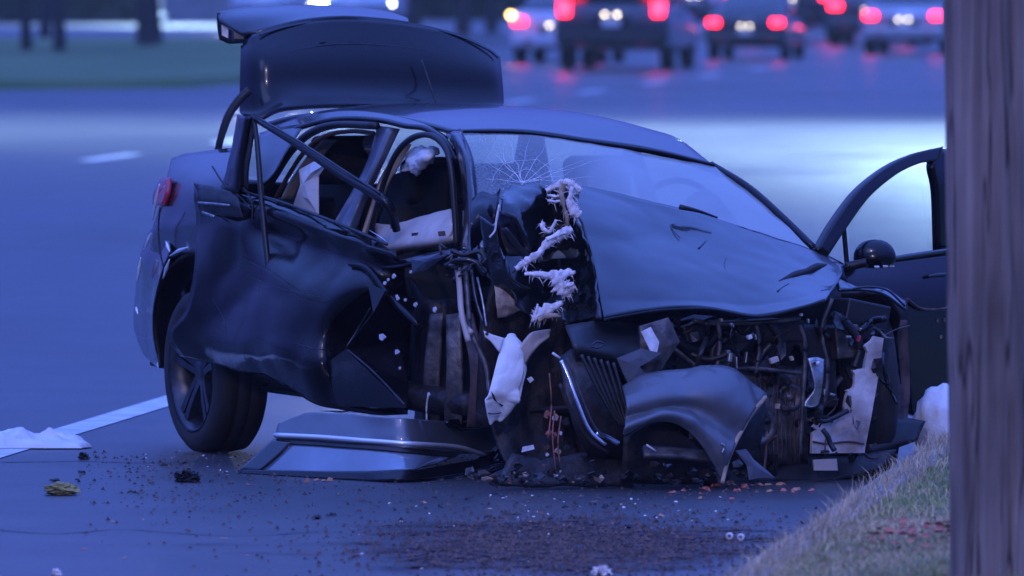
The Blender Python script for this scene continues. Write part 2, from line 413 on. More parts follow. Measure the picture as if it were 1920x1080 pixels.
# kerb and verge
V, F = [], []
vy = [-15 + 0.5 * i for i in range(0, 430)]
for y in vy:
    k = kerb_x(y) + 0.03 * noise.noise(Vector((y * 0.6, 3, 0)))
    V += [(k - 0.02, y, -0.02), (k, y, 0.10), (k + 0.02, y, 0.12), (k + 0.15, y, 0.125), (k + 0.16, y, 0.0)]
for j in range(len(vy) - 1):
    for i in range(4): F.append((j * 5 + i, (j + 1) * 5 + i, (j + 1) * 5 + i + 1, j * 5 + i + 1))
struct(mk_obj('kerb', V, F, M['kerb']))
def verge_z(x, y):
    d = x - kerb_x(y) - 0.14
    return 0.115 + 0.075 * min(1, max(0, d) / 0.9) + 0.012 * fbm((x, y, 0), 2.5, 4)
V, F = [], []
vx = [0.15, 0.25, 0.4, 0.6, 0.8, 1.0, 1.3, 1.7, 2.2, 3, 5, 9, 16, 40, 120]
for y in vy:
    for d in vx:
        x = kerb_x(y) + d; V.append((x, y, verge_z(x, y)))
nv = len(vx)
for j in range(len(vy) - 1):
    for i in range(nv - 1): F.append((j * nv + i, j * nv + i + 1, (j + 1) * nv + i + 1, (j + 1) * nv + i))
struct(mk_obj('grass_verge', V, F, M['soil']))
def blades(name, n, gen, mat, hmin, hmax, w):
    V, F = [], []
    for _ in range(n):
        x, y, hs = gen(); z = verge_z(x, y) - 0.01
        h = random.uniform(hmin, hmax) * hs; a = random.uniform(0, 6.28); l = random.uniform(0.1, 0.9) * h
        ax, ay = math.cos(a), math.sin(a); b = random.uniform(0, 6.28); wx, wy = math.cos(b) * w, math.sin(b) * w
        i = len(V)
        V += [(x - wx, y - wy, z), (x + wx, y + wy, z), (x + ax * l * .35 - wx * .8, y + ay * l * .35 - wy * .8, z + h * .55),
              (x + ax * l * .35 + wx * .8, y + ay * l * .35 + wy * .8, z + h * .55), (x + ax * l, y + ay * l, z + h * (1 - 0.25 * l / h))]
        F += [(i, i + 1, i + 3, i + 2), (i + 2, i + 3, i + 4)]
    return stuff(mk_obj(name, V, F, mat, smooth=False))
def g_in():
    y = random.uniform(32.5, 47); d = 0.16 + 2.2 * random.random() ** 1.1
    c = fbm((kerb_x(y) + d, y, 0), 1.4, 2)
    return kerb_x(y) + d, y, 0.8 + 0.35 * c
def g_band():     # mown strip near the pole: sparse between the two pale bands
    y = random.uniform(32.5, 46); d = random.uniform(0.2, 2.4)
    return kerb_x(y) + d, y, 1
def g_edge():
    y = random.uniform(32.5, 47); d = 0.05 + abs(random.gauss(0, 0.09))
    return kerb_x(y) + d, y, 0.6 + 0.8 * random.random()
def g_pale():
    y = random.choice([random.gauss(34.6, 0.35), random.gauss(36.6, 0.25), random.uniform(33, 38)]); d = random.uniform(0.1, 1.6)
    return kerb_x(y) + d, y, 1
blades('grass_blades', 42000, g_in, M['blade_g'], 0.02, 0.055, 0.0022)
blades('dry_grass_blades', 15000, g_band, M['blade_d'], 0.02, 0.05, 0.0018)
blades('dry_edge_grass', 5000, g_edge, M['blade_d'], 0.025, 0.09, 0.0018)
blades('dry_grass_patches', 14000, g_pale, M['blade_d'], 0.015, 0.045, 0.0022)
# a windrow of fallen leaves on the verge
V, F = [], []
for _ in range(650):
    y = random.gauss(35.7, 0.35); x = kerb_x(y) + random.uniform(0.35, 1.7); z = verge_z(x, y) + random.uniform(0.01, 0.05)
    s = random.uniform(0.008, 0.022); Mx = Matrix.Rotation(random.uniform(0, 6.28), 3, 'Z') @ Matrix.Rotation(random.uniform(-.9, .9), 3, 'X')
    i = len(V); V += [Vector((x, y, z)) + Mx @ Vector(q) * s for q in ((-1, 0, 0), (0, -.6, .15), (1, 0, 0), (0, .6, .15))]
    F += [(i, i + 1, i + 2), (i, i + 2, i + 3)]
stuff(mk_obj('fallen_leaves', V, F, M['leaf_red'], smooth=False))

# ================================================================== utility pole
def pole_mat():
    m = mk('weathered pole wood', (0.17, 0.11, 0.095), 0.9, bump=1.0, bsc=12, col2=(0.38, 0.27, 0.225), vsc=6, stretch=(5, 5, 0.14), det=7, lo=.30, hi=.66)
    nt = m.node_tree; b = nt.nodes['Principled BSDF']; src = b.inputs['Base Color'].links[0].from_socket
    tc = nt.nodes.new('ShaderNodeTexCoord')
    def nz(scale, st, det, rough=.5):
        mp = nt.nodes.new('ShaderNodeMapping'); mp.inputs['Scale'].default_value = st; nt.links.new(tc.outputs['Object'], mp.inputs[0])
        n = nt.nodes.new('ShaderNodeTexNoise'); n.inputs['Scale'].default_value = scale; n.inputs['Detail'].default_value = det; nt.links.new(mp.outputs[0], n.inputs['Vector']); return n.outputs[0]
    def rg(x, a, b_, c, d):
        q = nt.nodes.new('ShaderNodeMapRange'); nt.links.new(x, q.inputs[0])
        for i, k in enumerate((a, b_, c, d)): q.inputs[i + 1].default_value = k
        return q.outputs[0]
    blotch = rg(nz(3.0, (1, 1, .5), 6), .3, .7, .55, 1.25)
    ln = nt.nodes.new('ShaderNodeMath'); ln.operation = 'SUBTRACT'; nt.links.new(nz(2.2, (5, 5, .30), 3), ln.inputs[0]); ln.inputs[1].default_value = .5
    ab = nt.nodes.new('ShaderNodeMath'); ab.operation = 'ABSOLUTE'; nt.links.new(ln.outputs[0], ab.inputs[0])
    crack = rg(ab.outputs[0], .004, .022, .22, 1.0)          # thin meandering drying checks
    k = nt.nodes.new('ShaderNodeMath'); k.operation = 'MULTIPLY'; nt.links.new(blotch, k.inputs[0]); nt.links.new(crack, k.inputs[1])
    sc_ = nt.nodes.new('ShaderNodeVectorMath'); sc_.operation = 'SCALE'; nt.links.new(src, sc_.inputs[0]); nt.links.new(k.outputs[0], sc_.inputs['Scale'])
    nt.links.new(sc_.outputs[0], b.inputs['Base Color'])
    return m
M['pole'] = pole_mat()
base = Vector((1.492, 33.0, 0.1)); V, F = [], []
NZ, NA = 260, 90
for j in range(NZ + 1):
    h = 9.5 * (j / NZ) ** 1.6; z = base.z - 0.05 + h
    rad = 0.163 - 0.0055 * h
    for i in range(NA):
        a = 2 * math.pi * i / NA
        cx = base.x - 0.030 * h / 1.0 * 0.62; cy = base.y
        g = 0.0028 * fbm((math.cos(a) * 5, math.sin(a) * 5, h * 0.35), 1.6, 3)
        # long drying checks
        for (ca, wd, dp, s0, s1) in ((-1.47, 0.05, 0.034, 0.0, 0.75), (-1.75, 0.05, 0.014, 0.5, 1.7), (-2.15, 0.05, 0.012, 0.0, 0.9), (-1.3, 0.05, 0.016, 1.0, 2.2), (-1.62, 0.03, 0.010, 0.3, 1.6), (-1.95, 0.03, 0.007, 0.9, 2.0), (-1.2, 0.03, 0.009, 0.8, 2.4), (-2.3, 0.03, 0.006, 0.2, 1.2)):
            if s0 < h < s1:
                da = (a - 2 * math.pi if a > math.pi else a) - ca - 0.05 * math.sin(h * 5 + ca) ;
                e = min(1, (h - s0) / 0.15, (s1 - h) / 0.15)
                g -= dp * e * math.exp(-(da / wd) ** 2)
        V.append((cx + math.cos(a) * (rad + g), cy + math.sin(a) * (rad + g), z))
for j in range(NZ):
    for i in range(NA): F.append((j * NA + i, j * NA + (i + 1) % NA, (j + 1) * NA + (i + 1) % NA, (j + 1) * NA + i))
F.append(tuple(NZ * NA + i for i in range(NA)))
tag(mk_obj('utility_pole', V, F, M['pole'], origin=base), 'weathered wooden utility pole standing in the grass at right edge', 'utility pole')

# ================================================================== the wreck
CARB = cf(1.2, 0, 0)
car = thing('wrecked_car', 'crushed dark sedan with its trunk lid up and torn front end at the kerb', 'car', CARB)

# ---- roof
RO = [(-0.05, [1.345, 1.392, 1.405, 1.405, 1.375]), (0.45, [1.392, 1.428, 1.43, 1.415, 1.372]), (1.0, [1.400, 1.428, 1.428, 1.405, 1.348]),
      (1.5, [1.385, 1.408, 1.400, 1.372, 1.312]), (1.93, [1.345, 1.345, 1.305, 1.262, 1.205])]
rr = [0.60, 0.3, 0.0, -0.3, -0.56]
roof = patch('roof', [[cf(f, rr[k] * (0.97 if f < 0.2 or f > 1.8 else 1), z[k]) for k in range(5)] for f, z in RO], M['paint'], car, n=8, amp=0.003, sc=2.5, thick=0.02)
# ---- near roof rail (black drip seal over the doors)
def prl(pts, r0, r1=None):
    n = len(pts); r1 = r0 if r1 is None else r1
    return [pr(x, y, r0 + (r1 - r0) * i / (n - 1)) for i, (x, y) in enumerate(pts)]
def pfl(pts, f0, f1=None):
    n = len(pts); f1 = f0 if f1 is None else f1
    return [pf(x, y, f0 + (f1 - f0) * i / (n - 1)) for i, (x, y) in enumerate(pts)]
patch('roof_rail', [prl([(512, 236), (575, 216), (645, 207), (715, 212), (790, 230), (842, 258)], 0.60),
                    prl([(520, 252), (585, 230), (650, 220), (718, 226), (788, 240), (836, 268)], 0.66)], M['paint'], car, n=6)
tube('drip_seal', prl([(516, 262), (560, 240), (612, 226), (660, 222), (715, 226), (760, 236), (800, 242), (836, 266), (856, 300)], 0.67, 0.68), 0.012, M['gloss_black'], car)
# ---- A pillars
patch('a_pillar', [prl([(836, 250), (856, 290), (866, 350), (868, 420), (864, 478)], 0.64, 0.80),
                   prl([(850, 247), (872, 290), (881, 350), (884, 420), (882, 478)], 0.67, 0.86),
                   prl([(864, 246), (882, 292), (890, 350), (894, 420), (897, 478)], 0.60, 0.76)], M['paint'], car, n=6, amp=0.002, sc=9)
tube('screen_seal', prl([(862, 244), (880, 285), (889, 330), (893, 400), (897, 470)], 0.585, 0.74), 0.008, M['gloss_black'], car)
tube('screen_seal', [cf(1.94, r, z) for r, z in ((.575, 1.352), (.3, 1.346), (0, 1.307), (-.3, 1.264), (-.55, 1.208))], 0.007, M['gloss_black'], car)
tube('a_pillar', [cf(1.90, -.555, 1.208), pf(1400, 350, 2.1), pf(1460, 402, 2.28), pf(1528, 468, 2.47)], 0.017, M['gloss_black'], car, n=8)
# ---- windscreen
wr = []
for t in (0, 0.33, 0.66, 1.0):
    row = []
    for k, s in enumerate((1, 0.5, 0, -0.5, -1)):
        zt = [1.346, 1.338, 1.30, 1.25, 1.20][k]; zb = [0.86, 0.86, 0.86, 0.87, 0.885][k]
        f = 1.945 + (2.47 - 1.945) * t + 0.05 * (1 - s * s) * t + 0.03 * math.sin(t * math.pi)
        r = s * (0.57 + 0.15 * t)
        z = zt + (zb - zt) * t - (0.05 * math.exp(-((s - 0.5) / 0.35) ** 2) * math.sin(t * math.pi))
        row.append(cf(f, r, z))
    wr.append(row)
patch('windscreen', wr, M['windscreen'], car, n=10, amp=0.004, sc=7, thick=0)
ck = random.Random(17)
for (x1, y1) in ((905, 268), (930, 262), (958, 260), (990, 262), (1025, 270), (1062, 282), (1090, 300), (1070, 322), (900, 300), (902, 330), (1110, 330), (1140, 296)):
    pts = []
    for t in (0, .2, .4, .6, .8, 1):
        x = 978 + (x1 - 978) * t + ck.uniform(-5, 5); y = 344 + (y1 - 344) * t + ck.uniform(-4, 4)
        pts.append(pf(x, y, 1.985 + (y - 262) * .0025 + .035 + max(0, x - 1000) * .0002))
    tube('glass_crack', pts, [.0012, .0010, .0003], M['label'], car, n=4, sub=3)
for q in (.33, .58):
    pts = []
    for a in range(9):
        an = math.pi * (1.02 + .96 * a / 8); x = 985 + math.cos(an) * 100 * q * ck.uniform(.88, 1.1); y = 345 + math.sin(an) * 82 * q * ck.uniform(.88, 1.08)
        pts.append(pf(x, y, 1.985 + (y - 262) * .0025 + .035 + max(0, x - 1000) * .0002))
    tube('glass_crack', pts, .0007, M['label'], car, n=4, sub=2, lin=True)
# ---- B pillar, C pillar, door frames
bp_ = patch('b_pillar', [prl([(708, 236), (690, 300), (660, 360), (630, 412), (608, 450)], 0.64, 0.86),
                   prl([(728, 238), (706, 300), (676, 362), (650, 420), (630, 460)], 0.68, 0.90),
                   prl([(750, 242), (722, 300), (692, 365), (668, 430), (650, 470)], 0.64, 0.86)], M['lit_paint'], car, n=5)
patch('pillar_trim', [prl([(757, 266), (735, 300), (712, 340), (692, 400), (676, 450)], 0.60, 0.78),
                      prl([(770, 270), (752, 302), (730, 342), (708, 400), (690, 455)], 0.56, 0.72)], M['beige'], car, n=5, thick=0.012)
tube('door_frame', prl([(690, 455), (704, 400), (722, 335), (745, 285), (775, 258), (808, 254), (834, 276), (846, 320), (852, 390), (856, 462)], 0.76, 0.76), 0.013, M['black'], car)
tube('door_frame', prl([(496, 362), (520, 322), (548, 280), (585, 248), (632, 234), (706, 236)], 0.76, 0.70), 0.017, M['black'], car)
tube('door_frame', prl([(518, 370), (545, 322), (575, 280), (612, 254), (660, 246), (700, 250)], 0.70, 0.64), 0.010, M['rust'], car)
patch('c_pillar', [prl([(486, 250), (520, 240), (572, 232)], 0.70, 0.66), prl([(484, 300), (512, 292), (548, 268)], 0.80, 0.74), prl([(482, 352), (496, 348), (512, 330)], 0.86, 0.82)], M['paint'], car, n=5)
patch('pillar_trim', [prl([(606, 262), (575, 296), (545, 340), (528, 372)], 0.58, 0.66), prl([(630, 262), (602, 296), (566, 340), (550, 372)], 0.52, 0.6)], M['beige'], car, n=4, thick=0.01)
# torn rear door window frame standing up
def torn(name, L, Rr, mat, n=14, jag=0.012, thick=0.006, seed=1, parent=car):
    a = spline(L, n); b = spline(Rr, n); rnd = random.Random(seed)
    for i in range(len(a)):
        d = (b[i] - a[i]).normalized() if (b[i] - a[i]).length > 1e-6 else Vector((1, 0, 0))
        a[i] = a[i] - d * rnd.uniform(-jag, jag); b[i] = b[i] + d * rnd.uniform(-jag, jag)
    V = []; F = []
    for i in range(len(a)):
        m = a[i].lerp(b[i], 0.5) - Vector((0, 1, 0)) * (0.3 * (b[i] - a[i]).length) * rnd.uniform(0.6, 1.2); V += [a[i], m, b[i]]
    for i in range(len(a) - 1):
        for k in range(2): F.append((3 * i + k, 3 * i + k + 1, 3 * i + k + 4, 3 * i + k + 3))
    return mk_obj(name, V, F, mat, parent, True, thick)
patch('torn_door_frame', [prl([(446, 214), (440, 250), (430, 300), (414, 360)], 0.98), prl([(462, 219), (456, 255), (450, 300), (442, 362)], 1.02),
                          prl([(482, 218), (476, 255), (468, 300), (464, 364)], 0.97)], M['gloss_black'], car, n=5, amp=0.004, sc=14, thick=0.006)
tube('torn_trim', prl([(476, 214), (484, 290), (490, 370), (500, 470), (508, 540), (520, 610)], 0.99, 1.03), [0.010, 0.013, 0.010], M['black'], car)
bar = tube('bent_frame_bar', prl([(480, 224), (560, 272), (640, 326), (706, 366), (732, 392), (744, 432)], 0.99, 0.80), [0.012, 0.021, 0.022, 0.017], M['gloss_black'], car, n=8)
tube('bent_trim', prl([(486, 222), (565, 268), (645, 320), (712, 362)], 1.02, 0.88), 0.005, M['rim'], car)
for k, pts in enumerate(([(398, 312), (420, 345), (452, 372), (470, 392)], [(430, 350), (470, 362), (520, 380)], [(445, 340), (470, 372), (474, 410)])):
    tube('torn_wire', prl(pts, 1.0), 0.004, M['black'], car, n=5)
# ---- rear quarter, bumper, tail light
quarter = patch('rear_quarter', [prl([(322, 298), (344, 290), (388, 285), (450, 277)], 0.70, 0.66), prl([(312, 345), (336, 343), (384, 340), (450, 335)], 0.80, 0.88),
                      prl([(293, 410), (318, 410), (365, 410), (440, 410)], 0.84, 0.93), prl([(284, 440), (312, 440), (355, 440), (430, 440)], 0.85, 0.93),
                      prl([(284, 470), (318, 482), (340, 476), (400, 470)], 0.86, 0.92)], M['paint'], car, n=6, amp=0.004, sc=5, thick=0.01)
patch('rear_bumper', [prl([(284, 425), (296, 432), (312, 440), (322, 472)], 0.74, 0.92), prl([(264, 478), (276, 484), (296, 490), (304, 512)], 0.74, 0.93),
                      prl([(254, 560), (266, 562), (282, 566), (290, 572)], 0.74, 0.93), prl([(253, 615), (266, 620), (280, 624), (288, 625)], 0.74, 0.92),
                      prl([(270, 662), (280, 668), (290, 672), (295, 668)], 0.76, 0.9), prl([(296, 688), (298, 690), (300, 690), (302, 686)], 0.78, 0.85)],
      M['paint'], car, n=8, amp=0.002, sc=6, thick=0.006)
for ch_ in ([(299, 345), (291, 375), (286, 412)], [(284, 436), (277, 448), (270, 470)], [(264, 482), (259, 505), (257, 528)], [(311, 452), (316, 472)], [(318, 486), (304, 522)], [(300, 538), (292, 560)], [(255, 575), (257, 590)], [(318, 480), (334, 470), (352, 464)]):
    tube('bumper_glint', prl([(x + (k % 2) * 2, y) for k, (x, y) in enumerate(ch_)], .945 if ch_[0][0] > 305 else .85), [.002, .009, .003], M['bright_strip'], car, n=5)  # bright slivers stand in for glints along the bumper edges
patch('tail_light', [prl([(304, 338), (312, 334), (318, 333)], 0.80, 0.84), prl([(292, 362), (304, 362), (316, 360)], 0.82, 0.86), prl([(290, 384), (300, 386), (308, 384)], 0.83, 0.87)], M['tail_off'], car, n=4, thick=0.02)
tube('panel_gap', prl([(300, 388), (297, 430), (300, 470), (306, 500)], 0.925), 0.004, M['black'], car, n=5)
# rear end closure and deck, far side
patch('rear_panel', [[cf(-.72, .70, 1.14), cf(-1.0, 0, 1.08), cf(-.95, -.72, 1.06)], [cf(-.80, .74, .75), cf(-1.1, 0, .75), cf(-1.05, -.74, .75)], [cf(-.72, .72, .35), cf(-1.0, 0, .33), cf(-.95, -.72, .35)]], M['paint'], car, n=5, thick=0.01)
patch('rear_deck', [[cf(-.35, .62, 1.10), cf(-.35, 0, 1.09), cf(-.35, -.62, 1.07)], [cf(-.7, .64, 1.0), cf(-.7, 0, .95), cf(-.7, -.64, .95)], [cf(-1.0, .66, 1.08), cf(-1.05, 0, 1.05), cf(-1.0, -.66, 1.0)]], M['black'], car, n=4, thick=0.01)
patch('far_side', [[cf(-1.0, -.76, 1.06), cf(-.2, -.8, 1.02), cf(.9, -.82, .93), cf(2.2, -.82, .86)], [cf(-1.05, -.88, .75), cf(-.2, -.93, .7), cf(.9, -.93, .62), cf(2.25, -.9, .6)],
                   [cf(-1.0, -.84, .42), cf(-.4, -.9, .45), cf(.9, -.88, .28), cf(2.3, -.86, .26)]], M['paint'], car, n=6, thick=0.01)
patch('far_side_frame', [[cf(-.1, -.58, 1.35), cf(.9, -.6, 1.33), cf(1.85, -.57, 1.21)], [cf(-.15, -.62, 1.31), cf(.9, -.645, 1.28), cf(1.9, -.6, 1.17)]], M['black'], car, n=4, thick=0.02)
tube('far_b_pillar', [cf(.95, -.62, 1.30), cf(.92, -.78, .93)], 0.035, M['black'], car, n=8)
patch('far_c_pillar', [[cf(-.05, -.6, 1.36), cf(.12, -.6, 1.35)], [cf(-.6, -.78, 1.04), cf(-.2, -.8, 1.02)]], M['paint'], car, n=4, thick=0.02)
patch('rear_window', [[cf(-.06, .54, 1.34), cf(-.06, 0, 1.395), cf(-.06, -.52, 1.36)], [cf(-.5, .58, 1.12), cf(-.55, 0, 1.13), cf(-.5, -.58, 1.1)]], M['glass'], car, n=6, thick=0)
patch('floor_pan', [[cf(-1, .7, .33), cf(-1, -.7, .33)], [cf(.4, .75, .27), cf(.4, -.75, .27)], [cf(2.3, .7, .26), cf(2.3, -.7, .24)], [cf(3.0, .4, .3), cf(3.0, -.6, .22)]], M['engine_dark'], car, n=5, thick=0.02)
# wheel arch liner
patch('wheel_arch', [prl([(300, 690), (290, 610), (302, 530), (335, 486), (380, 470), (430, 480)], .9), prl([(330, 690), (325, 620), (335, 560), (360, 515), (400, 500), (440, 510)], .62)], M['engine_dark'], car, n=6, thick=0.01)
# ---- trunk lid
def lidrow(pts, f): return [pf(x, y, f + df) for x, y, df in pts]
lid = patch('trunk_lid', [lidrow([(461, 72, -.10), (480, 66, -.02), (540, 48, 0), (640, 35, 0.02), (760, 44, 0.02), (850, 64, 0), (912, 92, -.02), (934, 108, -.06)], -.52),
                          lidrow([(455, 110, -.10), (486, 110, 0.02), (550, 106, .05), (640, 104, .06), (760, 108, .06), (850, 118, .05), (915, 130, 0.02), (937, 138, -.05)], -.46),
                          lidrow([(453, 165, -.10), (488, 164, 0.02), (550, 160, .05), (640, 160, .06), (760, 164, .06), (850, 168, .05), (918, 172, 0.02), (940, 174, -.05)], -.42),
                          lidrow([(453, 213, -.10), (490, 210, 0.02), (545, 188, .06), (640, 186, .07), (760, 190, .07), (850, 194, .05), (918, 196, 0.02), (941, 197, -.05)], -.38),
                          lidrow([(455, 216, -.10), (488, 222, -.03), (530, 206, -.02), (640, 199, -.02), (760, 201, -.02), (850, 203, -.04), (918, 204, -.06), (941, 203, -.10)], -.26)],
            M['gloss_black'], car, n=7, thick=0.02)
patch('trunk_lid_rear_face', [lidrow([(410, 24, -.25), (470, 16, -.24), (560, 12, -.22), (640, 14, -.2), (720, 23, -.17), (765, 37, -.05)], -.55),
                              lidrow([(414, 42, -.20), (472, 34, -.12), (560, 26, -.1), (640, 24, -.08), (720, 31, -.08), (765, 41, -.03)], -.53),
                              lidrow([(455, 66, -.08), (486, 62, -.03), (560, 42, 0), (640, 33.5, 0.02), (720, 38, 0.02), (765, 44, 0.02)], -.515)], M['paint'], car, n=6, thick=0.015)
patch('lid_lamp', [lidrow([(410, 24, -.25), (440, 32, -.2), (478, 58, -.1)], -.55), lidrow([(409, 48, -.25), (440, 58, -.2), (482, 66, -.09)], -.55), lidrow([(414, 74, -.25), (440, 82, -.2), (478, 74, -.09)], -.55)], M['black'], car, n=5, amp=0.004, sc=20, thick=0.03)
plate('lid_lamp_lens', [pf(415, 44, -.77), pf(428, 48, -.76), pf(428, 72, -.76), pf(416, 66, -.77)], M['chrome'], car, thick=0.006)
box('lid_lamp_socket', pf(450, 66, -.66), (0.07, 0.05, 0.05), M['rim'], car)
tube('lid_emblem', [pf(424, 27, -.79), pf(450, 25, -.78)], 0.003, M['chrome'], car, n=5)
tube('lid_hinge', pfl([(468, 168), (446, 190), (428, 218), (416, 252), (408, 284)], -.34, -.42), 0.018, M['black'], car, n=8, flat=0.6)
tube('lid_reflection_line', pfl([(790, 112), (804, 152), (818, 196)], -.33, -.28), 0.004, M['rim'], car, n=5)  # pale tube standing in for a reflection line on the lid
tube('lid_crease_glint', pfl([(497, 108), (560, 93), (630, 83), (710, 84), (790, 93), (840, 104)], -.415), [.0008, .0022, .003, .002, .001], M['rim'], car, n=5)  # pale tube draws the highlight along the lid's inner crease
tube('lid_edge', pfl([(486, 66), (545, 49), (640, 36), (760, 45), (850, 65), (912, 92), (933, 108)], -.50), .004, M['paint'], car, n=6)
tube('lid_edge', [pf(454, 86, -.63), pf(453, 130, -.57), pf(452, 175, -.53), pf(453, 212, -.49)], 0.006, M['paint'], car, n=6)
for (xa, ya, xb, yb) in ((644, 77, 700, 84), (598, 80, 612, 78), (792, 94, 808, 97), (848, 104, 856, 107), (640, 82, 690, 81)):
    tube('lid_crease_glint', [pf(xa, ya, -.425), pf((xa + xb) / 2, (ya + yb) / 2 - 1, -.42), pf(xb, yb, -.425)], [.001, .003, .001], M['rim'], car, n=6)  # bright slivers put where the lid creases glint
# ---- crushed rear door
def drow(pts): return [pr(x, y, r) for x, y, r in pts]
patch('rear_door', [drow([(366, 345, .99), (430, 358, .97), (510, 376, .93), (590, 404, .90), (660, 432, .87), (735, 466, .82)]),
                    drow([(367, 372, 1.03), (440, 385, .99), (520, 402, .98), (600, 430, .95), (675, 455, .92), (745, 480, .86)]),
                    drow([(372, 420, .99), (440, 430, 1.03), (520, 446, .94), (600, 470, .93), (680, 492, .90), (755, 505, .80)]),
                    drow([(366, 500, 1.06), (440, 505, 1.02), (530, 525, 1.05), (610, 548, 1.0), (690, 545, .92), (765, 560, .72)]),
                    drow([(345, 582, 1.10), (430, 592, 1.04), (520, 612, 1.09), (600, 632, 1.03), (676, 612, .84), (770, 612, .66)]),
                    drow([(316, 628, 1.10), (420, 648, 1.06), (510, 668, 1.10), (590, 690, 1.06), (668, 660, .88), (768, 662, .64)]),
                    drow([(340, 668, 1.07), (424, 690, 1.03), (500, 708, 1.03), (590, 758, 1.02), (680, 772, .94), (764, 774, .80)])],
      M['paint_shaded'], car, n=9, crease=0.011, csc=2.3, amp=0.003, sc=4, thick=0.008, seed=6)
tube('window_sill', prl([(366, 346), (430, 357), (510, 374), (590, 402), (660, 430), (725, 458)], 1.0, .87), 0.007, M['rim'], car, n=6)
patch('door_flap', [drow([(366, 346, 1.03), (410, 352, 1.03), (446, 366, 1.01)]), drow([(372, 378, 1.06), (412, 378, 1.05), (452, 386, 1.02)]), drow([(378, 402, 1.04), (418, 404, 1.04), (456, 408, 1.02)])], M['black'], car, n=5, amp=0.012, sc=13)
tube('bent_trim', prl([(372, 380), (400, 382), (430, 385)], 1.07), 0.005, M['metal'], car, n=5)
tube('bent_trim', prl([(380, 398), (392, 402), (402, 406)], 1.07), 0.006, M['metal'], car, n=5)
# faceted crumpled sill ahead of the door
def facets(name, pts, tris, mat, thick=0.005):
    return mk_obj(name, [pr(*p) for p in pts], tris, mat, car, False, thick)
facets('crumpled_sill', [(648, 655, 1.02), (762, 764, .95), (700, 585, .95), (722, 545, .90), (745, 640, .78), (765, 720, .80), (560, 720, 1.02), (640, 762, .98), (780, 560, .72), (690, 530, .93), (770, 600, .74)],
       [(0, 2, 4), (0, 4, 5), (0, 5, 1), (0, 1, 7), (0, 7, 6), (2, 3, 4), (3, 10, 4), (3, 8, 10), (3, 2, 9)], M['paint_shaded'])
tube('ridge_highlight', [pr(652, 656, 1.03), pr(700, 697, .995), pr(758, 758, .965)], 0.004, M['rim'], car, n=5)  # pale tubes draw the bright highlight along the sill ridges
tube('ridge_highlight', [pr(650, 650, 1.03), pr(672, 615, .98), pr(694, 578, .965)], 0.003, M['rim'], car, n=5)
tube('bent_rail', prl([(655, 495), (690, 505), (730, 555), (775, 600), (792, 618)], .93, .8), [0.010, 0.018, 0.018, 0.012], M['paint_shaded'], car, n=8)
tube('sill', [cf(0.42, .78, .36), cf(1.0, .80, .34), cf(1.9, .76, .30), cf(2.3, .66, .28)], 0.055, M['engine_dark'], car, n=8)
plate('body_fragment', prl([(664, 488), (700, 448), (712, 450), (690, 490)], .86), M['paint'], car, bulge=0.01)
plate('body_fragment', prl([(772, 486), (826, 474), (836, 480), (800, 506), (774, 512)], .86), M['paint'], car, bulge=0.01)
patch('waist_rail', [prl([(690, 494), (745, 490), (800, 478), (858, 468)], .84, .78), prl([(690, 506), (745, 503), (800, 488), (858, 480)], .86, .8)], M['gloss_black'], car, n=4, thick=0.02)
for pts, w_, m_ in (([(394, 462), (402, 454), (414, 444)], .004, 'chrome'), ([(450, 428), (476, 436), (500, 434)], .002, 'rim'), ([(560, 452), (585, 470), (606, 486)], .002, 'rim'), ([(596, 478), (602, 484)], .004, 'chrome'), ([(430, 470), (520, 520), (560, 560)], .0018, 'rim'),
                    ([(470, 520), (540, 545), (620, 560)], .0015, 'rim'), ([(540, 640), (600, 655), (640, 655)], .0018, 'rim'), ([(398, 560), (420, 600), (424, 640)], .0018, 'rim'), ([(690, 430), (715, 446), (726, 455)], .004, 'chrome'), ([(600, 770), (640, 772), (670, 768)], .004, 'tan')):
    tube('door_glint', [pr(x, y, 1.085 if x < 640 and y > 500 else 1.0 - max(0, x - 450) * .0006) for x, y in pts], [.0005, w_, .0005], M[m_], car, n=5)  # thin tubes drawing specular glints on the crushed door
# ---- hinge pillar and door opening
patch('hinge_pillar', [drow([(770, 520, .62), (800, 560, .68), (840, 560, .62), (880, 560, .60), (925, 560, .45)]), drow([(774, 640, .60), (805, 640, .70), (838, 640, .62), (875, 640, .55), (925, 640, .4)]),
                       drow([(776, 720, .60), (800, 720, .72), (835, 720, .64), (875, 720, .55), (920, 720, .4)]), drow([(778, 805, .60), (802, 805, .72), (840, 805, .64), (880, 805, .55), (920, 805, .42)])], M['engine_dark'], car, n=6, amp=0.012, sc=8, thick=0.008)
for x0, x1, m_ in ((806, 796, 'dirty_metal'), (835, 838, 'dirty_metal'), (860, 882, 'rust'), (900, 896, 'engine_dark')):
    patch('pillar_panel', [prl([(x0, 590), (x0 + 26, 586)], .74, .70), prl([(x1, 690), (x1 + 30, 690)], .75, .7), prl([(x1 - 6, 800), (x1 + 26, 800)], .74, .7)], M[m_], car, n=5, amp=0.01, sc=7, thick=0.006)
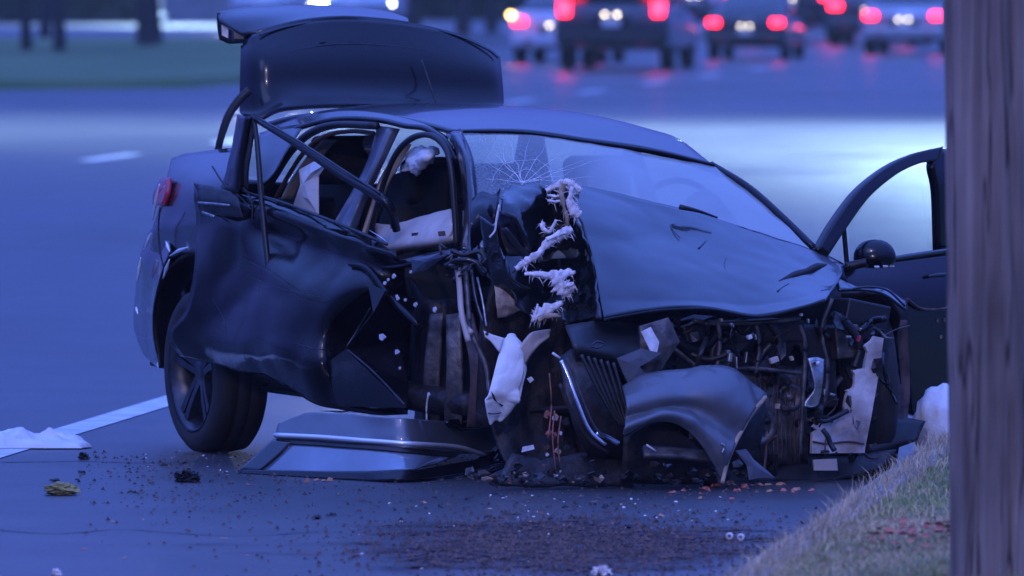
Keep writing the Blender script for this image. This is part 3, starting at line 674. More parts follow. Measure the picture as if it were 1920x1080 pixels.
# ---- interior seen through the openings
def cushion(name, c, s, mat, M3=None):
    V, F = box_vf(c, s, M3); o = mk_obj(name, V, F, mat, car, True)
    m = o.modifiers.new('b', 'BEVEL'); m.width = min(s) * 0.32; m.segments = 3
    return o
CM = Matrix((CR, CF, Vector((0, 0, 1)))).transposed()      # local x = car right, y = forward, z up
TL = Matrix.Rotation(R_(-14), 3, 'X')
for r_ in (0.36, -0.36):
    cushion('front_seat', cf(1.35, r_, .72), (.50, .16, .66), M['seat'], CM @ Matrix.Rotation(R_(16), 3, 'X'))
    cushion('seat_cushion', cf(1.65, r_, .42), (.50, .5, .16), M['seat'], CM)
    cushion('headrest', cf(1.22, r_, 1.14), (.27, .10, .19), M['seat'], CM @ Matrix.Rotation(R_(16), 3, 'X'))
cushion('rear_seat', cf(.25, 0, .78), (1.3, .16, .56), M['seat'], CM @ Matrix.Rotation(R_(18), 3, 'X'))
cushion('rear_bench', cf(.6, 0, .46), (1.3, .5, .18), M['seat'], CM)
cushion('rear_headrest', pf(645, 300, .35), (.28, .10, .20), M['seat'], CM)
cushion('rear_headrest', cf(.2, -.38, 1.10), (.26, .10, .17), M['seat'], CM)
patch('seat_side', [drow([(736, 330, .42), (790, 322, .40), (842, 310, .36)]), drow([(722, 400, .48), (790, 400, .45), (846, 400, .36)]), drow([(715, 470, .5), (790, 470, .5), (850, 470, .4)])], M['seat'], car, n=5, amp=0.01, sc=5, thick=0.03)
patch('seat_side', [drow([(612, 280, .30), (640, 272, .28), (672, 284, .25)]), drow([(606, 340, .36), (640, 340, .34), (668, 340, .30)]), drow([(600, 430, .4), (640, 430, .4), (672, 430, .36)])], M['seat'], car, n=5, thick=0.03)
plate('airbag_or_window_light', prl([(604, 296), (612, 306), (600, 330), (596, 402), (572, 394), (552, 386), (560, 350), (562, 318), (585, 306)], .70), M['airbag'], car, bulge=0.03, amp=0.012)
patch('airbag_or_window_light', [prl([(612, 262), (650, 256), (706, 254)], .30), prl([(614, 276), (655, 268), (704, 270)], .32), prl([(610, 286), (650, 282), (700, 292)], .30)], M['airbag'], car, n=4, amp=0.01, sc=12)  # white patch put where bright road shows through the far window
patch('front_airbag', [drow([(776, 274, .56), (795, 272, .6), (812, 274, .6), (826, 284, .56)]), drow([(762, 292, .58), (785, 290, .66), (808, 292, .66), (822, 294, .58)]),
                       drow([(756, 310, .58), (782, 308, .66), (798, 306, .65), (806, 306, .58)]), drow([(750, 322, .58), (774, 322, .62), (780, 330, .62), (790, 318, .57)])], M['airbag'], car, n=6, amp=0.02, sc=13, crease=0.01, csc=9)
patch('dash_trim', [drow([(706, 420, .70), (740, 422, .72), (790, 408, .72), (846, 393, .68)]), drow([(705, 445, .74), (745, 440, .76), (795, 428, .76), (850, 418, .72)]),
                    drow([(712, 472, .76), (750, 462, .80), (800, 455, .79), (852, 448, .74)]), drow([(722, 482, .74), (752, 474, .74), (800, 464, .74), (852, 452, .70)])], M['beige'], car, n=6, amp=0.004, sc=10, thick=0.012)
tube('trim_edge', prl([(838, 450), (846, 436), (849, 420)], .75), 0.006, M['airbag'], car, n=5)
for (x, y) in ((778, 441), (828, 438), (738, 424)):
    plate('trim_clip', prl([(x - 5, y - 4), (x + 5, y - 5), (x + 6, y + 4), (x - 4, y + 5)], .785), M['rust'], car, thick=0.008)
patch('dashboard', [[cf(2.3, .6, .90), cf(2.32, 0, .92), cf(2.3, -.66, .92)], [cf(2.05, .6, .92), cf(2.02, 0, .94), cf(2.05, -.66, .93)], [cf(1.95, .6, .75), cf(1.95, 0, .72), cf(1.95, -.66, .75)]], M['black'], car, n=5, thick=0.02)
patch('steering_airbag', [pfl([(1290, 372), (1318, 352), (1345, 372)], 2.05), pfl([(1280, 392), (1325, 378), (1372, 402)], 2.1), pfl([(1285, 420), (1340, 410), (1392, 428)], 2.1)], M['airbag'], car, n=5, amp=0.02, sc=8)
patch('dash_airbag', [pfl([(1105, 312), (1130, 308), (1155, 314)], 1.98), pfl([(1100, 340), (1130, 336), (1160, 342)], 2.05), pfl([(1104, 372), (1130, 372), (1158, 374)], 2.05)], M['airbag'], car, n=5, amp=0.02, sc=8)
ring = [cf(2.0, -.36 + .18 * math.cos(a), .98 + .17 * math.sin(a)) for a in [i * math.pi / 8 for i in range(17)]]
tube('steering_wheel', ring, 0.014, M['black'], car, n=6, sub=2)

# ---- bonnet
def hrow(pts, f): return [pf(x, y, f + d) for x, y, d in pts]
H0 = [(1062, 342, 0), (1110, 352, 0), (1190, 372, 0.02), (1290, 397, .03), (1390, 428, .03), (1480, 455, .02), (1558, 483, .0)]
H1 = [(1082, 400, 0), (1128, 404, 0), (1210, 424, 0), (1310, 447, 0), (1410, 470, 0), (1500, 492, 0), (1580, 505, -.02)]
H2 = [(1108, 470, 0), (1142, 470, 0), (1226, 482, 0), (1322, 500, 0), (1420, 522, 0), (1505, 530, 0), (1568, 532, 0)]
H3 = [(1122, 540, 0), (1152, 542, 0), (1236, 540, 0), (1330, 548, 0), (1420, 564, 0), (1500, 556, 0), (1556, 548, 0)]
H4 = [(1132, 598, 0), (1162, 592, 0), (1240, 580, 0), (1330, 578, 0), (1420, 592, 0), (1500, 576, 0), (1546, 562, 0)]
hood = patch('bonnet', [hrow(H0, 2.56), hrow(H1, 2.80), hrow(H2, 3.04), hrow(H3, 3.24), hrow(H4, 3.36)], M['paint'], car, n=10, amp=0.007, sc=3.2, crease=0.006, csc=1.7, thick=0.012, seed=2)
tube('bonnet_edge', hrow([(x, y + 2, d) for x, y, d in H4], 3.36), 0.008, M['gloss_black'], car, n=6)
# pole imprint: folded left half of the bonnet
patch('folded_bonnet', [[pf(1062, 342, 2.56), pf(1048, 346, 2.52), pf(1030, 350, 2.50), pf(985, 350, 2.5), pf(936, 354, 2.48)],
                        [pf(1082, 400, 2.80), pf(1062, 400, 2.55), pf(1034, 392, 2.42), pf(990, 392, 2.66), pf(940, 386, 2.70)],
                        [pf(1108, 470, 3.04), pf(1078, 470, 2.62), pf(1040, 466, 2.45), pf(990, 470, 2.78), pf(950, 462, 2.82)],
                        [pf(1122, 540, 3.24), pf(1086, 540, 2.72), pf(1044, 540, 2.55), pf(985, 540, 2.85), pf(948, 520, 2.88)],
                        [pf(1132, 598, 3.36), pf(1090, 604, 2.85), pf(1048, 606, 2.7), pf(1000, 600, 2.9), pf(968, 572, 2.92)]],
      M['paint'], car, n=8, amp=0.012, sc=8, crease=0.012, csc=7, thick=0.008, seed=5)
for pts, rad in (([(1275, 392), (1310, 400), (1345, 412)], .006), ):
    tube('wiper_arm', hrow([(x, y - 4, .03) for x, y in pts], 2.66), [.012, .007, .004], M['black'], car, n=6)
def on_hood(pts, up=0.002, w=0.0018, mat='gloss_black', name='bonnet_scratch'):
    # walk along the bonnet surface by bilinear search of its control rows
    out = []
    rows = [(H0, 2.56), (H1, 2.80), (H2, 3.04), (H3, 3.24), (H4, 3.36)]
    for x, y in pts:
        ff = None
        ys = []
        for R, f in rows:
            yy = None
            for a, b in zip(R, R[1:]):
                if a[0] <= x <= b[0] or (b is R[-1] and x > b[0]): yy = a[1] + (b[1] - a[1]) * (x - a[0]) / (b[0] - a[0]); break
            if yy is None: yy = R[0][1]
            ys.append((yy, f))
        for (ya, fa), (yb, fb) in zip(ys, ys[1:]):
            if ya <= y <= yb: ff = fa + (fb - fa) * (y - ya) / max(1e-6, yb - ya); break
        if ff is None: ff = ys[0][1] if y < ys[0][0] else ys[-1][1]
        out.append(pf(x, y, ff + 0.012 + up))
    return tube(name, out, w, M[mat], car, n=5, sub=4)
on_hood([(1256, 422), (1262, 432), (1275, 446)]); on_hood([(1258, 421), (1285, 420), (1312, 423)])
on_hood([(1362, 510), (1358, 495), (1368, 475), (1395, 462), (1440, 458), (1458, 462)], w=0.0022)
on_hood([(1310, 466), (1318, 458), (1335, 440)], w=0.004)
M['hole'] = mk('burnt paint opening', (0.02, 0.012, 0.012), 0.6)
on_hood([(1460, 528), (1490, 515), (1512, 508), (1530, 500), (1549, 497)], w=[.004, .016, .012, .016, .006], mat='hole', name='bonnet_hole')
on_hood([(1458, 546), (1468, 538), (1480, 532)], w=0.003)
# ---- left-over wing and mirror base on the passenger side
patch('torn_wing', [pfl([(884, 376), (902, 360), (925, 362), (938, 352)], 2.62), pfl([(882, 420), (905, 404), (928, 410), (932, 380)], 2.74), pfl([(885, 470), (896, 460), (905, 450), (915, 430)], 2.72)], M['gloss_black'], car, n=6, amp=0.01, sc=10)
patch('wing_strip', [pfl([(902, 405), (905, 450), (915, 500), (930, 545), (962, 575)], 2.86), pfl([(930, 425), (935, 460), (945, 495), (965, 525), (1000, 545)], 2.95)], M['paint'], car, n=6, amp=0.012, sc=9)
patch('wing_fold', [pfl([(936, 395), (930, 440), (945, 480)], 2.9), pfl([(968, 405), (985, 440), (1000, 480)], 2.96)], M['gloss_black'], car, n=6, amp=0.016, sc=10)
patch('wing_fold', [pfl([(940, 430), (962, 462), (1000, 500)], 2.97), pfl([(950, 426), (975, 458), (1006, 494)], 2.99)], M['paint'], car, n=4)
tube('torn_edge', pfl([(936, 384), (931, 410), (928, 432), (918, 445)], 2.95), 0.004, M['chip'], car, n=5)
patch('insulation_foam', [pfl([(926, 530), (938, 528), (950, 545)], 2.86), pfl([(930, 565), (950, 560), (978, 578)], 2.9), pfl([(934, 596), (950, 594), (972, 584)], 2.88)], M['tan'], car, n=5, amp=0.01, sc=18)
patch('wing_lower', [pfl([(925, 510), (960, 560), (1000, 585), (1060, 600)], 2.74), pfl([(900, 640), (960, 640), (1010, 650), (1060, 660)], 2.72), pfl([(920, 780), (960, 780), (1010, 780), (1070, 780)], 2.68), pfl([(960, 905), (1000, 905), (1050, 905), (1100, 905)], 2.75)], M['engine_dark'], car, n=7, amp=0.03, sc=7, thick=0.006)
# ---- torn pale fibre
def shred(pts, widths, f, mat='foam', seed=0, jag=0.35):
    rnd = random.Random(seed); p = spline([pf(x, y, f) for x, y in pts], 5); V, F = [], []; m = len(p); W = []
    for i, q in enumerate(p):
        t = (p[min(i + 1, m - 1)] - p[max(i - 1, 0)]).normalized(); a = t.cross(CF).normalized()
        u = i / (m - 1) * (len(widths) - 1); k = min(int(u), len(widths) - 2); w = (widths[k] + (widths[k + 1] - widths[k]) * (u - k)) / 470 / 2 * 1.25
        q2 = q + CF * 0.012 * noise.noise(q * 20); W.append((q2, a, w, t))
        V += [q2 + a * w * (1 + rnd.uniform(-jag, jag)), q2 + a * w * .3 + CF * .005, q2 - a * w * .3 + CF * .002, q2 - a * w * (1 + rnd.uniform(-jag, jag))]
    for i in range(m - 1):
        for k in range(3): F.append((4 * i + k, 4 * i + k + 1, 4 * i + k + 5, 4 * i + k + 4))
    o = mk_obj('torn_fibre', V, F, M[mat], car, True, 0.002)
    V, F = [], []
    for _ in range(int(6 + sum(widths) * .5)):       # loose strands at its edges: one joined part
        q, a, w, t = rnd.choice(W); sd = rnd.choice((-1, 1)); b = q + a * w * sd * rnd.uniform(.4, 1); L = rnd.uniform(.008, .034)
        d = (a * sd * rnd.uniform(.1, 1) + t * rnd.uniform(-1, 1) + CF * rnd.uniform(-.3, .6)).normalized(); c = b + d * L * .5 + Vector((0, 0, -.15 * L)); e = b + d * L + Vector((0, 0, -.5 * L)); h = d.cross(CF).normalized() * rnd.uniform(.0008, .002)
        i = len(V); V += [b - h, b + h, c - h * .8, c + h * .8, e]; F += [(i, i + 1, i + 3, i + 2), (i + 2, i + 3, i + 4)]
    stuff(mk_obj('fibre_strands', V, F, M[mat], o, False))
    return o
shred([(1024, 358), (1042, 348), (1060, 342), (1076, 347), (1090, 358)], [6, 10, 12, 12, 8], 2.66, seed=1)
shred([(1058, 344), (1054, 365), (1058, 390), (1066, 425)], [10, 8, 6, 7], 2.78, 'tan', seed=2)
shred([(1072, 350), (1068, 375), (1078, 395), (1088, 404)], [6, 10, 18, 10], 2.86, seed=3)
shred([(1026, 366), (1040, 368), (1052, 367)], [3, 4, 3], 2.74, seed=4)
shred([(1026, 376), (1040, 378), (1050, 377)], [3, 4, 3], 2.76, seed=5)
shred([(1020, 416), (1017, 426), (1030, 434), (1042, 412)], [6, 6, 6, 4], 2.86, seed=6)
shred([(966, 504), (985, 492), (1010, 474), (1032, 452), (1056, 438), (1072, 428)], [8, 12, 10, 14, 16, 10], 3.0, seed=7)
shred([(1024, 450), (1045, 440), (1062, 436)], [6, 8, 4], 3.01, seed=8)
shred([(984, 514), (1010, 514), (1040, 517), (1062, 512), (1078, 511)], [4, 9, 14, 14, 4], 3.03, seed=9)
shred([(1040, 518), (1050, 528), (1060, 545), (1062, 556)], [16, 26, 24, 4], 3.05, seed=10, jag=0.7)
shred([(1058, 535), (1068, 534), (1076, 531)], [10, 8, 3], 3.06, seed=13)
shred([(1000, 598), (1012, 588), (1035, 576), (1055, 568)], [10, 16, 16, 6], 3.05, seed=11)
shred([(1008, 600), (1030, 592), (1052, 594)], [8, 8, 4], 3.06, 'tan', seed=12)
shred([(998, 604), (1004, 585), (1008, 570)], [5, 4, 2], 3.05, seed=14)
# ---- hanging airbag
patch('hanging_airbag', [pfl([(944, 634), (952, 624), (966, 624), (976, 636)], 2.93), pfl([(938, 656), (950, 645), (967, 646), (979, 656)], 2.99), pfl([(929, 690), (946, 678), (966, 680), (980, 690)], 3.02),
                         pfl([(919, 728), (938, 716), (960, 718), (975, 728)], 3.05), pfl([(914, 752), (934, 742), (956, 746), (975, 752)], 3.06), pfl([(914, 774), (930, 768), (950, 768), (962, 764)], 3.03), pfl([(918, 796), (928, 790), (940, 792), (947, 780)], 3.0)], M['airbag'], car, n=9, amp=0.006, sc=8, crease=0.012, csc=6, thick=0.008, seed=4)
patch('airbag_fold', [pfl([(972, 660), (984, 664), (986, 690)], 2.99), pfl([(964, 700), (978, 704), (982, 712)], 3.02), pfl([(960, 740), (972, 740), (976, 744)], 3.03)], M['airbag'], car, n=6, amp=.006, sc=12, thick=.006)
patch('airbag_tear', [pfl([(921, 734), (926, 750), (944, 760)], 3.10), pfl([(925, 739), (931, 752), (941, 763)], 3.10)], M['black'], car, n=3, amp=.004, sc=30, thick=0.003)
tube('airbag_seam', pfl([(915, 775), (926, 776), (940, 774)], 3.07), 0.0025, M['seat'], car, n=5)
patch('airbag_strap', [pfl([(907, 620), (922, 627), (946, 634)], 3.0), pfl([(910, 632), (921, 641), (936, 660)], 3.0)], M['airbag'], car, n=5, amp=.004, sc=20, thick=.006)
patch('airbag_strap', [pfl([(970, 656), (984, 636), (1000, 622), (1032, 617)], 3.0), pfl([(980, 690), (998, 662), (1012, 646), (1030, 632)], 3.0)], M['beige'], car, n=6, amp=.010, sc=14, thick=.008)
tube('strap_eyelet', [pf(913, 626, 3.02), pf(913, 626, 3.03)], .007, M['black'], car, n=8, lin=True)
# ---- cables and scrap at the pillar foot
rnd = random.Random(11)
for pts, rad, m_ in (([(858, 500), (862, 540), (866, 590), (878, 640)], .012, 'beige'), ([(872, 500), (876, 545), (880, 600)], .010, 'dirty_metal'), ([(884, 505), (892, 560), (906, 605)], .007, 'rim'),
                     ([(878, 600), (884, 625), (900, 660), (912, 690), (918, 740)], .011, 'dirty_metal'), ([(865, 592), (872, 612), (884, 624)], .012, 'beige'), ([(895, 520), (906, 570), (912, 612)], .005, 'metal'),
                     ([(846, 470), (870, 478), (900, 472), (915, 500)], .010, 'black'), ([(835, 500), (860, 488), (890, 492), (910, 515)], .013, 'gloss_black')):
    tube('wiring', pfl(pts, 2.75, 2.85), rad, M[m_], car, n=6)
for k in range(26):
    x, y = rnd.uniform(835, 925), rnd.uniform(462, 520)
    tube('twisted_scrap', pfl([(x, y), (x + rnd.uniform(-14, 14), y + rnd.uniform(-10, 10)), (x + rnd.uniform(-18, 18), y + rnd.uniform(4, 22))], 2.7 + rnd.random() * .2), rnd.uniform(.002, .006), M[rnd.choice(['gloss_black', 'rim', 'black', 'metal', 'dirty_metal'])], car, n=5, sub=3)
for (x, y, s) in ((716, 632, 8), (744, 660, 6), (738, 518, 5), (722, 530, 4), (746, 560, 4), (760, 562, 3), (815, 580, 5), (779, 571, 4), (770, 510, 3), (728, 525, 3), (744, 556, 3), (804, 740, 3), (750, 690, 3)):
    r_ = .98 if x < 760 else .86
    plate('glass_fragment', [pr(x + s * math.cos(a) * rnd.uniform(.5, 1), y + s * math.sin(a) * rnd.uniform(.6, 1.3), r_) for a in (0, 1.3, 2.5, 3.8, 5)], M['chip'], car, thick=0.004)
tube('torn_strip', prl([(804, 736), (800, 762), (800, 790)], .80), 0.004, M['chip'], car, n=5)

# ---- engine bay
patch('bulkhead', [pfl([(960, 560), (1150, 575), (1350, 560), (1560, 540), (1700, 560)], 2.62), pfl([(960, 740), (1150, 740), (1350, 740), (1560, 740), (1700, 740)], 2.6), pfl([(980, 912), (1150, 912), (1350, 912), (1560, 905), (1680, 880)], 2.62)], M['engine_dark'], car, n=7, amp=0.03, sc=5, thick=0.02)
eb = random.Random(5)
def eng(name, x, y, w, h, f, dep, mat, rot=0):
    Mr = CM @ Matrix.Rotation(rot, 3, 'Y')
    return box(name, pf(x, y, f), (w / 470, dep, h / 470), M[mat], car, Mr, 0.008)
eng('engine_block', 1440, 690, 190, 150, 2.92, .4, 'engine_dark', .05)
eng('gearbox', 1300, 720, 150, 120, 2.95, .35, 'engine_dark', -.1)
eng('cam_cover', 1410, 622, 150, 40, 2.98, .3, 'engine_dark', .04)
eng('intake_box', 1300, 630, 70, 60, 3.05, .2, 'black', .3)
eng('battery_box', 1600, 600, 90, 70, 2.95, .25, 'black', -.2)
eng('coolant_tank', 1575, 640, 50, 60, 3.1, .15, 'dirty_metal', .1)
patch('crossmember', [pfl([(1360, 700), (1430, 690), (1510, 685)], 3.15), pfl([(1370, 780), (1440, 775), (1512, 775)], 3.2), pfl([(1380, 870), (1440, 872), (1515, 870)], 3.16)], M['dirty_metal'], car, n=5, amp=0.02, sc=7, thick=0.01)
patch('crossmember', [pfl([(1340, 860), (1450, 850), (1560, 858), (1680, 845)], 3.1), pfl([(1340, 912), (1450, 905), (1560, 902), (1660, 880)], 3.15)], M['engine_dark'], car, n=6, amp=0.02, sc=7, thick=0.02)
for k in range(46):                       # hoses and wires
    x, y = eb.uniform(1260, 1660), eb.uniform(590, 860); L = eb.uniform(20, 90); a = eb.uniform(-1.9, 1.9)
    pts = [(x, y)]
    for _ in range(3): a += eb.uniform(-.7, .7); pts.append((pts[-1][0] + math.sin(a) * L / 3, pts[-1][1] + math.cos(a) * L / 3))
    f0 = eb.uniform(3.05, 3.35)
    tube(eb.choice(['hose', 'wire', 'wire']), [pf(px, min(py, 895), f0 + eb.uniform(-.04, .04)) for px, py in pts], eb.choice([.003, .004, .006, .011, .016]), M[eb.choice(['black', 'gloss_black', 'engine_dark', 'dirty_metal', 'rust', 'rust'])], car, n=6, sub=4)
for k in range(70):                       # torn brackets and plates
    x, y = eb.uniform(1255, 1650), eb.uniform(595, 885); f0 = eb.uniform(3.0, 3.3); s = eb.uniform(7, 30); nn = eb.randint(4, 7); a0 = eb.uniform(0, 6)
    st = eb.uniform(.4, 1.0)
    plate('bracket', [pf(x + math.cos(a0 + 6.28 * i / nn) * s * eb.uniform(.5, 1.1) * st, y + math.sin(a0 + 6.28 * i / nn) * s * eb.uniform(.5, 1.2), f0 + eb.uniform(-.07, .07)) for i in range(nn)],
          M[eb.choice(['black', 'engine_dark', 'dirty_metal', 'dirty_metal', 'rust', 'gloss_black', 'paint'])], car, thick=0.005, bulge=eb.uniform(-.01, .02))
for (x, y, w, h, m_) in ((1405, 632, 12, 9, 'chip'), (1416, 632, 4, 12, 'metal'), (1372, 610, 8, 10, 'metal'), (1368, 670, 10, 20, 'metal'), (1365, 660, 10, 8, 'metal'), (1398, 670, 4, 24, 'metal'), (1380, 680, 4, 26, 'metal'), (1451, 675, 22, 12, 'beige'), (1484, 672, 8, 10, 'tan'),
                         (1502, 590, 6, 6, 'chip'), (1590, 632, 14, 6, 'metal'), (1610, 635, 6, 14, 'tail_off'), (1352, 600, 8, 8, 'tan'), (1515, 602, 5, 10, 'metal'), (1560, 740, 14, 6, 'metal'), (1545, 735, 6, 14, 'metal'), (1470, 765, 14, 10, 'rust'), (1458, 762, 10, 12, 'tan')):
    box('fitting', pf(x, y, 3.33), (w / 620, .02, h / 560), M[m_], car, CM @ Matrix.Rotation(eb.uniform(-.5, .5), 3, 'Y'), 0.003)
def disc(name, x, y, f, r0, w, mat, groove=True):
    prof = [(-w, r0), (-w * .4, r0), (-w * .2, r0 * .9), (0, r0 * .9), (w * .2, r0), (w * .5, r0), (w * .5, r0 * .7), (w * .2, r0 * .6), (w * .2, r0 * .25), (w * .6, r0 * .22), (w * .6, .001)]
    V, F = lathe(prof, 24); B = Matrix((CF, CR, Vector((0, 0, 1)))).transposed(); c = pf(x, y, f)
    return mk_obj(name, [c + B @ v for v in V], F, M[mat], car)
disc('pulley', 1478, 745, 3.2, .055, .04, 'dirty_metal'); disc('pulley', 1420, 800, 3.2, .075, .05, 'dirty_metal'); disc('alternator', 1350, 662, 3.12, .06, .09, 'dirty_metal'); disc('oil_cap', 1392, 612, 3.18, .03, .03, 'black')
def corrugated(pts, r0, f0, f1, mat):
    p = spline(pfl(pts, f0, f1), 14); rad = [r0 * (1.12 if i % 2 else .92) for i in range(len(p))]
    return tube('ribbed_hose', p, rad, M[mat], car, n=8, sub=1, lin=True)
corrugated([(1268, 640), (1300, 655), (1330, 640), (1352, 610)], .022, 3.2, 3.15, 'black'); corrugated([(1440, 600), (1462, 640), (1455, 690), (1480, 720)], .016, 3.2, 3.22, 'engine_dark'); corrugated([(1560, 590), (1590, 610), (1612, 650), (1602, 690)], .018, 3.2, 3.2, 'black')
for k in range(14):
    tube('radiator_fin', pfl([(1395 + k * 8, 708 + (k % 3)), (1393 + k * 8, 790), (1396 + k * 8, 866)], 3.215), .003, M['dirty_metal' if k % 4 else 'rust'], car, n=4, sub=3)
for pts in ([(1300, 600), (1340, 606), (1420, 604), (1500, 598)], [(1265, 655), (1330, 700), (1400, 690), (1500, 700)], [(1500, 610), (1510, 650), (1506, 740), (1500, 850)], [(1345, 600), (1350, 640), (1344, 690)], [(1418, 608), (1424, 650), (1416, 700)], [(1560, 560), (1540, 620), (1552, 690), (1545, 760)]):
    tube('pipe', pfl(pts, 3.26), .009, M['dirty_metal'], car, n=7)
# headlamp bracket
patch('strut_bracket', [pfl([(1514, 672), (1530, 670), (1544, 674)], 3.42), pfl([(1522, 700), (1532, 700), (1543, 700)], 3.43), pfl([(1526, 730), (1534, 730), (1540, 728)], 3.43), pfl([(1510, 752), (1522, 758), (1534, 756)], 3.42), pfl([(1508, 762), (1520, 764), (1531, 761)], 3.42)], M['metal'], car, n=5, thick=0.012)
tube('bolt', [pf(1534, 681, 3.44), pf(1534, 681, 3.46)], 0.009, M['chip'], car, n=8, lin=True)
tube('bolt', [pf(1527, 681, 3.44), pf(1527, 681, 3.455)], 0.006, M['black'], car, n=8, lin=True)
# condenser: pale panel with a chewed edge
edge = [(1640, 630), (1622, 650), (1618, 690), (1598, 695), (1600, 725), (1584, 735), (1582, 770), (1566, 782), (1548, 796), (1530, 790), (1522, 800)]
far = [(1655, 634), (1652, 655), (1648, 690), (1644, 710), (1640, 735), (1636, 755), (1632, 780), (1628, 800), (1624, 820), (1621, 835), (1619, 848)]
er = random.Random(3)
eL = []
for (a, b) in zip(edge, edge[1:]):
    for t in (0, .25, .5, .75): eL.append((a[0] + (b[0] - a[0]) * t + er.uniform(-4, 4), a[1] + (b[1] - a[1]) * t + er.uniform(-1, 1)))
eL.append(edge[-1])
con = mk_obj('condenser', [pf(x, y, 3.26) for x, y in eL + [(1530, 806), (1522, 812), (1520, 850)] + [(1619, 849)] + far[::-1][1:]], [tuple(range(len(eL) + 3 + 1 + len(far) - 1))], M['condenser'], car, False, 0.02)
tube('condenser_crease', pfl([(1524, 828), (1550, 832), (1590, 828), (1620, 832)], 3.275), .004, M['rust'], car, n=5)
plate('duct_end', pfl([(1524, 862), (1568, 860), (1570, 882), (1526, 882)], 3.3), M['beige'], car, thick=0.01)
tube('condenser_pipe', pfl([(1530, 785), (1545, 790), (1560, 785), (1590, 770)], 3.34), 0.010, M['black'], car, n=6)
# ---- front panel, ribs, chrome
patch('under_panel', [pfl([(1060, 612), (1120, 605), (1180, 606), (1245, 610)], 3.25), pfl([(1075, 650), (1130, 660), (1185, 675), (1245, 690)], 3.38), pfl([(1080, 690), (1130, 690), (1175, 700), (1230, 720)], 3.3)], M['black'], car, n=6, amp=0.012, sc=7, thick=0.01)
plate('support_arm', pfl([(1156, 672), (1200, 654), (1238, 662), (1205, 674), (1190, 690), (1218, 715), (1180, 725), (1168, 700)], 3.5), M['bumper_plastic'], car, thick=0.012, bulge=0.01)
plate('fuse_box', pfl([(1198, 612), (1250, 596), (1270, 640), (1236, 690), (1210, 705), (1190, 690), (1202, 660)], 3.42), M['dirty_metal'], car, thick=0.03, bulge=0.02)
plate('sticker', pfl([(1202, 622), (1220, 613), (1236, 642), (1232, 660), (1222, 664)], 3.49), M['label'], car, thick=0.002)
tube('hose_clip', pfl([(1108, 648), (1120, 640), (1132, 645), (1122, 652), (1108, 650)], 3.5), 0.004, M['rim'], car, n=5)
patch('grille_liner', [pfl([(1050, 670), (1090, 650), (1130, 680), (1175, 740)], 3.3), pfl([(1060, 740), (1100, 720), (1140, 750), (1178, 790)], 3.4), pfl([(1080, 810), (1120, 800), (1150, 820), (1180, 830)], 3.42), pfl([(1110, 870), (1140, 860), (1165, 860), (1190, 860)], 3.35)], M['engine_dark'], car, n=6, amp=0.01, sc=6, thick=0.01)
for k in range(6):
    d = k * 15
    tube('grille_rib', pfl([(1090 + d * .8, 665 + d * .2), (1108 + d * .75, 705 + d * .35), (1135 + d * .55, 755 + d * .3), (1166 + d * .15, 800 - d * .05)], 3.5, 3.54), 0.0075, M['black'], car, n=6)
tube('grille_rib', pfl([(1050, 720), (1070, 770), (1100, 820), (1140, 850)], 3.46), 0.008, M['engine_dark'], car, n=6)
ch = [(1052, 676), (1066, 708), (1082, 752), (1106, 806), (1136, 834)]
tube('chrome_strip', pfl(ch, 3.52, 3.6), 0.008, M['chrome'], car, n=8)
tube('chrome_strip', pfl([(x + 10, y - 5) for x, y in ch], 3.52, 3.6), 0.005, M['rim'], car, n=6)
tube('chrome_strip', pfl([(1118, 812), (1138, 820), (1160, 832)], 3.58), 0.010, M['chrome'], car, n=6, flat=.6)
tube('chrome_end', pfl([(1036, 662), (1050, 672)], 3.55), 0.005, M['chip'], car, n=5, lin=True)
# ---- torn bumper and wing piece in front
patch('torn_bumper', [pfl([(1166, 722), (1200, 706), (1250, 695), (1320, 687), (1376, 692), (1436, 742)], 3.52), pfl([(1174, 758), (1208, 748), (1250, 740), (1315, 735), (1375, 748), (1408, 776)], 3.66),
                      pfl([(1173, 784), (1205, 775), (1250, 764), (1310, 772), (1355, 800), (1386, 818)], 3.66), pfl([(1172, 800), (1200, 790), (1250, 776), (1300, 790), (1345, 830), (1370, 850)], 3.72),
                      pfl([(1170, 816), (1200, 798), (1240, 787), (1290, 806), (1335, 866), (1354, 906)], 3.70)], M['bumper_plastic'], car, n=9, amp=0.008, sc=6, crease=0.010, csc=3.2, thick=0.012, seed=8)
tube('bumper_edge', pfl([(1436, 744), (1408, 778), (1384, 820), (1366, 860), (1354, 906)], 3.60, 3.74), 0.009, M['tan'], car, n=6)
tube('bumper_edge', pfl([(1352, 832), (1358, 838), (1354, 850)], 3.76), 0.007, M['metal'], car, n=5)
patch('bumper_inner', [pfl([(1170, 820), (1240, 792), (1320, 850), (1350, 905)], 3.5), pfl([(1165, 905), (1230, 908), (1290, 908), (1350, 910)], 3.46)], M['engine_dark'], car, n=6, amp=0.01, sc=8, thick=0.01)
patch('bumper_beam', [pfl([(1205, 838), (1270, 842), (1345, 850)], 3.62), pfl([(1208, 856), (1270, 858), (1345, 866)], 3.66)], M['dirty_metal'], car, n=5, thick=0.02)
tube('rod', pfl([(1212, 834), (1230, 846)], 3.7), 0.004, M['chip'], car, n=5, lin=True)
patch('splash_shield', [pfl([(960, 850), (1020, 862), (1090, 850), (1180, 860)], 3.35), pfl([(930, 905), (1000, 912), (1090, 912), (1190, 910)], 3.42)], M['engine_dark'], car, n=6, amp=0.025, sc=7, thick=0.01)
plate('torn_liner', pfl([(1385, 770), (1430, 745), (1438, 770), (1425, 830), (1405, 850), (1380, 840)], 3.45), M['black'], car, thick=0.01, bulge=0.02)
plate('lamp_bracket', pfl([(1378, 845), (1398, 842), (1412, 862), (1440, 885), (1452, 896), (1420, 896), (1404, 900), (1400, 872)], 3.66), M['lit_paint'], car, thick=0.008, bulge=0.006)
